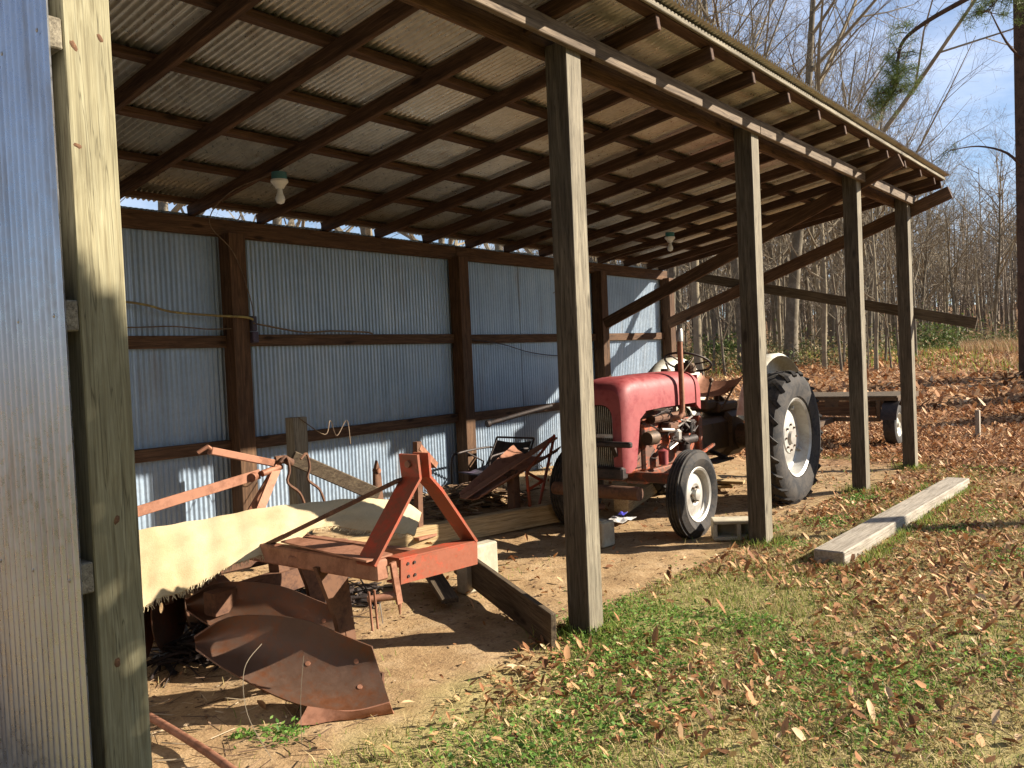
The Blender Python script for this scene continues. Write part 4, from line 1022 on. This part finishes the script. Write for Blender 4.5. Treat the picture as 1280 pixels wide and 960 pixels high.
# pine at the right edge, with a long limb reaching over the field
def pine():
    X0, Y0 = 24.6, 3.02; t = thing('pine_tree', (X0, Y0, g0(X0, Y0)), 'tall dark pine trunk at the right edge with a drooping needled limb', 'tree')
    mb = MB(); mb.tube([(X0, Y0, .2), (X0, Y0, 4), (X0+.05, Y0, 10), (X0+.1, Y0, 17)], [.30, .26, .20, .10], 14); tk = mb.build('trunk', 'pine_bark', t, True)
    r = random.Random(9); nr = np.random.default_rng(9); BR = MB(); tufts = []
    def sub(p, d, L, n):
        for k in range(n):
            q = r.random(); e = p+d*q+Vector((r.uniform(-1, 1), r.uniform(-1, 1), r.uniform(-.7, .5)))*L
            mid = (p+d*q).lerp(e, .5)+Vector((0, 0, .05)); BR.tube([p+d*q, mid, e], [.012, .008, .004], 4, False); tufts.append(e); tufts.append(mid)
    limbs = [
        [(24.6, 3.0, 10.3), (22.8, 3.2, 9.9), (21.6, 3.7, 9.25), (21.5, 4.51, 8.95), (21.5, 5.04, 8.65), (21.5, 5.19, 8.2), (21.5, 5.25, 7.6), (21.5, 5.55, 7.2)],
        [(24.6, 3.0, 10.0), (23.2, 3.0, 9.6), (22.2, 3.15, 9.3), (21.6, 3.3, 8.8)],
        [(24.6, 3.0, 5.6), (24.1, 3.35, 6.1), (23.6, 3.9, 6.3), (23.0, 4.4, 6.2)],
        [(24.6, 3.0, 8.4), (24.0, 3.3, 8.8), (23.6, 3.6, 9.6)],
        [(24.6, 3.0, 13.6), (25.5, 1.6, 14), (26, .4, 13.6)], [(24.6, 3.0, 14.5), (23.6, 3.6, 15.2), (22.9, 4.2, 15)], [(24.6, 3.0, 15.5), (26, 4, 16), (26.5, 4.6, 15.6)],
        [(24.6, 3.0, 12.5), (25.6, 3.8, 12.9), (26.4, 4.4, 12.7)], [(24.6, 3.0, 16.2), (24.2, 2.2, 16.6), (24.1, 1.5, 16.5)]]
    for k, L in enumerate(limbs):
        P = cr(L, 4); BR.tube(P, [.075*(1-.75*i/(len(P)-1)) for i in range(len(P))] if k in (0,) else [.045*(1-.8*i/(len(P)-1)) for i in range(len(P))], 6, False)
        if k == 0:
            for i in range(18, len(P)-1): sub(P[i], P[i+1]-P[i], .55, 3)
            for q in range(8):
                a = P[22].lerp(P[-1], r.random()); sub(a, Vector((r.uniform(-1, 1), r.uniform(-1, 1), r.uniform(-.4, .2)))*.7, .4, 3)
            sub(P[15], P[16]-P[15]+Vector((0, 0, .3)), .45, 4)
        elif k in (2, 3): sub(P[-2], P[-1]-P[-2], .35, 2)
        else:
            for i in range(3, len(P)-1): sub(P[i], P[i+1]-P[i], .6, 3)
    BR.build('branches', 'pine_bark', tk)
    T = np.array([tuple(v_) for v_ in tufts])-np.array([X0, Y0, g0(X0, Y0)]); N = 46; n = len(T)*N
    c_ = np.repeat(T, N, 0); d = nr.normal(size=(n, 3)); d[:, 2] = d[:, 2]*.8+.25; d /= np.linalg.norm(d, axis=1)[:, None]; L = nr.uniform(.09, .19, n)[:, None]
    w = np.cross(d, nr.normal(size=(n, 3))); w /= np.linalg.norm(w, axis=1)[:, None]; w *= .0045
    c_ = c_+nr.normal(size=(n, 3))*.05
    V = np.stack([c_-w, c_+w, c_+d*L+w*.3, c_+d*L-w*.3], 1).reshape(-1, 3); np_mesh('needles', V, np.arange(n*4).reshape(n, 4), 'pine_needle', t)
pine()
# a cedar added out of frame, shaped to shade the lower corner post
def cedar(x, y, h, rad, seed):
    r = np.random.default_rng(seed); t = thing('shade_cedar', (x, y, g0(x, y)), 'unseen green cedar added out in front of the shed to shade the corner post', 'tree')
    n = 15000; q = r.random(n)**1.25; a = r.random(n)*6.283; rr_ = rad*np.minimum(1, (1-q)*5+.15)*np.sqrt(r.random(n)); c_ = np.stack([rr_*np.cos(a), rr_*np.sin(a), .2+q*(h-.2)], 1)
    leaf_cloud(c_, .05, 'pine_needle', 'foliage', None, None, r, None, 0, t)
    mb = MB(); mb.tube([(0, 0, -.1), (0, 0, h*.9)], [.06, .01], 8); mb.build('trunk', 'pine_bark', t, True, True)
cedar(4.12, -1.22, 4.45, .47, 4)

# ------------------------------------------------------------------ ground cover
def scatter(n, x0, x1, y0, y1, dens=None, seed=1):
    r = np.random.default_rng(seed); x = r.uniform(x0, x1, n); y = r.uniform(y0, y1, n)
    # keep only what a wide view from the camera side can see
    a = np.degrees(np.arctan2(y, x)); keep = (a > -6) & (a < 78)
    if dens is not None: keep &= r.random(n) < dens(x, y)
    return x[keep], y[keep], r
def inshed(x, y): return (y > 2.62+.35*(vnoise(x, y, 1.1, 9)-.5)) & (x < 11.3) & (x > 0)
def leaves(name, x, y, r, size, mat, label, lift=.012):
    n = len(x); a = r.random(n)*6.283; z = gz(x, y)+lift*r.random(n)+.006
    s_ = size*np.clip(np.exp(r.normal(size=n)*.36), .3, 1.75); wd = s_*r.uniform(.3, .55, n); curl = s_*r.uniform(-.05, .45, n); tx = r.normal(size=n)*.5; ty = r.normal(size=n)*.35
    # six-point leaf folded along the midrib
    T = [(-.5, 0, .0), (-.15, .5, 1.), (.2, .42, .8), (.5, 0, .25), (.2, -.42, .8), (-.15, -.5, 1.)]
    V = np.zeros((n, 6, 3)); ca, sa = np.cos(a), np.sin(a)
    for k, (u, v, c_) in enumerate(T):
        lx = u*s_; ly = v*wd; V[:, k, 0] = x+lx*ca-ly*sa; V[:, k, 1] = y+lx*sa+ly*ca; V[:, k, 2] = z+c_*curl*.5+lx*tx+ly*ty
    V[:, :, 2] += np.maximum(0, (z-V[:, :, 2].min(1)))[:, None]*.8
    F = np.concatenate([np.arange(n)[:, None]*6+np.array([[0, 1, 2, 3]]), np.arange(n)[:, None]*6+np.array([[0, 3, 4, 5]])])
    return tag(np_mesh(name, V.reshape(-1, 3), F, mat), label, 'leaves', kind='stuff')
def blades(name, x, y, r, h, w, mat, label, cat='grass', lay=.5, per=1):
    n = len(x); z = gz(x, y)-.004; a = r.random(n)*6.283; H = h*r.uniform(.4, 1.3, n); l = lay*r.uniform(.2, 1.6, n)
    dx, dy = np.cos(a), np.sin(a); wx, wy = -dy*w, dx*w
    hz = H/np.sqrt(1+l*l); V = np.zeros((n, 6, 3))
    for k, (q, c_, ww) in enumerate(((0, 0, 1.), (.5, .4, .8), (1., 1.3, .15))):
        px_ = x+dx*H*l/np.sqrt(1+l*l)*c_*.8; py_ = y+dy*H*l/np.sqrt(1+l*l)*c_*.8; pz = z+hz*(q if q < 1 else .86)
        V[:, k*2] = np.stack([px_-wx*ww, py_-wy*ww, pz], 1); V[:, k*2+1] = np.stack([px_+wx*ww, py_+wy*ww, pz], 1)
    F = np.concatenate([np.arange(n)[:, None]*6+np.array([[0, 1, 3, 2]]), np.arange(n)[:, None]*6+np.array([[2, 3, 5, 4]])])
    return tag(np_mesh(name, V.reshape(-1, 3), F, mat), label, cat, kind='stuff')
field = lambda x, y: np.where(inshed(x, y), .03, 1.)*np.clip(1.1-(x-2)*.03, .3, 1)
lden = lambda x, y: np.clip(.10+1.5*(vnoise(x, y, .9, 21)-.45)+.6*sst((x-4.5)/4.), .04, 1)*np.where(inshed(x, y), .06, 1)
x, y, r = scatter(90000, 1.4, 13, -1.2, 6, lden, 2); leaves('fallen_leaves', x, y, r, .040, 'leaf_litter', 'brown oak leaves scattered over the grass in front of the shed')
x, y, r = scatter(60000, 9.8, 19, 0, 12, lambda x, y: (x > 10.4+1.6*vnoise(x, y, .8, 4))*1., 13); leaves('leaf_litter', x, y, r, .055, 'leaf_litter', 'small curled brown leaves drifted thickly beyond the last post', .02)
x, y, r = scatter(70000, 17, 46, -1, 28, lambda x, y: np.clip(1.35-x/46, .2, 1), 3); leaves('leaf_carpet', x, y, r, .12, 'leaf_litter', 'thick carpet of brown fallen leaves running up to the woods', .03)
sden = lambda x, y: np.clip(.38+1.2*(vnoise(x, y, .8, 31)-.35), .05, 1)*np.where(inshed(x, y), .02, 1)*np.clip(1.3-x/12, .15, 1)
x, y, r = scatter(230000, 1.4, 12, -1.2, 4.2, sden, 4); blades('dry_grass', x, y, r, .06, .0023, 'straw', 'short straw coloured dead grass over the field', lay=1.5)
gden = lambda x, y: np.clip(.22+2.4*(vnoise(x, y, 1.6, 41)-.5)+1.0*np.exp(-((y-2.3)/.5)**2)*sst((6.5-x)/2), .0, 1)*np.where(inshed(x, y), .03, 1)*np.clip(1.3-x/13, .12, 1)
x, y, r = scatter(200000, 1.6, 12.5, -1.2, 4, gden, 5); blades('green_grass', x, y, r, .05, .0022, 'grass_green', 'short green grass growing in patches along the drip line', lay=.9)
wden = lambda x, y: np.clip(3.2*(vnoise(x, y, 2.1, 51)-.56)+.8*np.exp(-((y-2.3)/.30)**2)*sst((6.-x)/2), .0, 1)*np.where(inshed(x, y), .02, 1)
x, y, r = scatter(130000, 1.7, 11, -.8, 3.2, wden, 6); z = gz(x, y)+.035*r.random(len(x))**1.2+.005
leaf_cloud(np.stack([x, y, z], 1), .0125, 'weed_green', 'green_weeds', 'small leafy green weeds by the foot of the posts', 'weeds', r, flat=.5)
# dry tall grass on the far bank
x, y, r = scatter(15000, 27, 44, 1.5, 9, lambda x, y: np.clip(2.2*(vnoise(x, y, .35, 61)-.42), 0, 1)*(np.degrees(np.arctan2(y, x)) < 10.6), 7); blades('tall_grass', x, y, r, .48, .009, 'tawny', 'tall tawny dead grass on the bank before the woods', lay=.35)
x, y, r = scatter(9000, 25, 46, 3, 26, lambda x, y: (vnoise(x, y, .3, 71) > .45)*1., 8); blades('wood_edge_grass', x, y, r, .35, .010, 'grass_green', 'olive green grass tufts along the wood edge', lay=.6)
# litter on the dirt floor
x, y, r = scatter(11000, 1.3, 11, 2.4, 6, lambda x, y: np.clip(.15+1.1*(vnoise(x, y, 1.3, 81)-.4), .02, 1), 9); z = gz(x, y)+.008
leaf_cloud(np.stack([x, y, z], 1), .012, 'debris', 'floor_litter', 'crumbs of bark and straw on the dirt floor', 'litter', r, flat=.85)

# evergreens added left of and behind the viewpoint to cut sky and bounce light
def evergreen(seed, h, rad):
    r = np.random.default_rng(seed); t = thing('unseen_evergreen', (0, 0, 0), 'dense unseen evergreen added left of the shed to cut ambient light', 'tree', 'unseen evergreens out of view')
    n = 9000; q = r.random(n)**1.1; a = r.random(n)*6.283; rr_ = rad*np.minimum(1, (1-q)*1.6+.06)*r.random(n)**.4*(1+.2*np.sin(a*3+q*9)); c_ = np.stack([rr_*np.cos(a), rr_*np.sin(a), .3+q*(h-.3)], 1)
    leaf_cloud(c_, .24, 'pine_needle', 'foliage', None, None, r, None, 0, t)
    mb = MB(); mb.tube([(0, 0, -.2), (0, 0, h*.9)], [.2, .02], 8); mb.build('trunk', 'pine_bark', t, True, True); return t
E1 = evergreen(3, 8.5, 2.3)
for k, (x, y) in enumerate([(-6.5, -3.8), (-4, -6), (-.8, -7.5), (-9, -4.5)]):
    if k == 0: E1.location = (x, y, g0(x, y))
    else: dup(E1, None, (x, y, g0(x, y)), k*1.3, .85+.1*(k % 4))
for (x, y, q, w_) in ((23.2, -1.3, .45, 'second tallest of four'), (19.3, -1.0, .36, 'nearest of four'), (28, -2.6, .5, 'tallest and farthest of four'), (25.3, -.6, .3, 'smallest of four')): dup(E1, None, (x, y, g0(x, y)), x, q, 'small evergreen at the field side out to the right, %s' % w_)
sn = thing('shadow_snag', (11.3, -3.1, 0), 'broken grey trunk added out of view on the right to cast a shadow band', 'dead tree')
mb = MB(); mb.tube([(11.3, -3.1, -.1), (11.3, -3.1, 1.5), (11.25, -3.05, 3.1), (11.2, -3.0, 3.9)], [.17, .15, .13, .05], 10); mb.build('trunk', 'bark_grey', sn, True)  # unseen trunk, added and sized to throw a shadow band over the field

def weed(x, y, n, sz, label, seed):
    r = np.random.default_rng(seed); t = thing('weed', (x, y, g0(x, y)), label, 'weed')
    c_ = r.normal(size=(n, 3))*np.array([sz, sz, sz*.25]); c_[:, 2] = np.abs(c_[:, 2])+.008; leaf_cloud(c_, .013, 'weed_green', 'leaves', None, None, r, None, .4, t)
    mb = MB()
    for k in range(6): mb.tube([(0, 0, -.01), (sz*math.cos(k), sz*math.sin(k), .02)], [.003, .0015], 4)
    mb.build('stem', 'grass_green', t, False, True)
weed(1.93, 3.06, 70, .035, 'small green weed alone on the dirt left of the plow share', 1)
weed(2.03, 2.93, 160, .06, 'low green weed patch on the dirt in front of the plow share', 2)
weed(8.35, 2.45, 420, .10, 'bushy green weed on the dirt between the third and fourth front posts', 3)
cable('grass_stalk', [(1.87, 2.80, .0), (1.84, 2.9, .16), (1.90, 3.0, .30), (2.02, 3.05, .36)], .0016, 'twig', 'thin dry stalk arching up beside the plow share', 'stalk', 4)
cable('grass_stalk', [(2.00, 2.78, .0), (2.02, 2.80, .18), (2.06, 2.82, .34)], .0014, 'twig', 'thin upright dry stalk in front of the rusty moldboard', 'stalk', 4)

rp = np.random.default_rng(77); xs_, ys_ = [], []
for px_ in FP[1:]:
    a = rp.random(420)*6.283; q = .08+np.abs(rp.normal(size=420))*.09; xs_.append(px_+q*np.cos(a)); ys_.append(2.58+q*np.sin(a)*1.0)
q = rp.random(1500); xs_.append(5.8+3.6*q); ys_.append(1.75-.0*q+np.abs(rp.normal(size=1500))*-.05)
q = rp.random(700); xs_.append(5.8+3.6*q); ys_.append(2.02+np.abs(rp.normal(size=700))*.05)
x, y = np.concatenate(xs_), np.concatenate(ys_)
blades('grass_tufts', x, y, rp, .085, .0028, 'grass_green', 'longer grass tufts around the feet of the posts and the grey timber', lay=.7)
x, y, rr9 = scatter(5200, 1.6, 14, -1, 4.2, lambda x, y: (vnoise(x, y, .7, 91) > .4)*1., 19)
V9 = []; F9 = []; 
n = len(x); z = gz(x, y)+.012; a = rr9.random(n)*6.283; L = rr9.uniform(.03, .16, n); w = rr9.uniform(.0012, .003, n)
u = np.stack([np.cos(a), np.sin(a), rr9.normal(size=n)*.12], 1)*L[:, None]/2; v = np.stack([-np.sin(a), np.cos(a), 0*a], 1)*w[:, None]; P = np.stack([x, y, z], 1)
up_ = np.array([0, 0, 1])*w[:, None]*1.5
V9 = np.stack([P-u-v, P+u-v, P+u+v, P-u+v, P-u+up_, P+u+up_], 1).reshape(-1, 3)
F9 = np.concatenate([np.arange(n)[:, None]*6+np.array([[0, 1, 5, 4]]), np.arange(n)[:, None]*6+np.array([[4, 5, 2, 3]])])
tag(np_mesh('twigs', V9, F9, 'debris'), 'thin dry twigs strewn over the grass', 'twigs', kind='stuff')
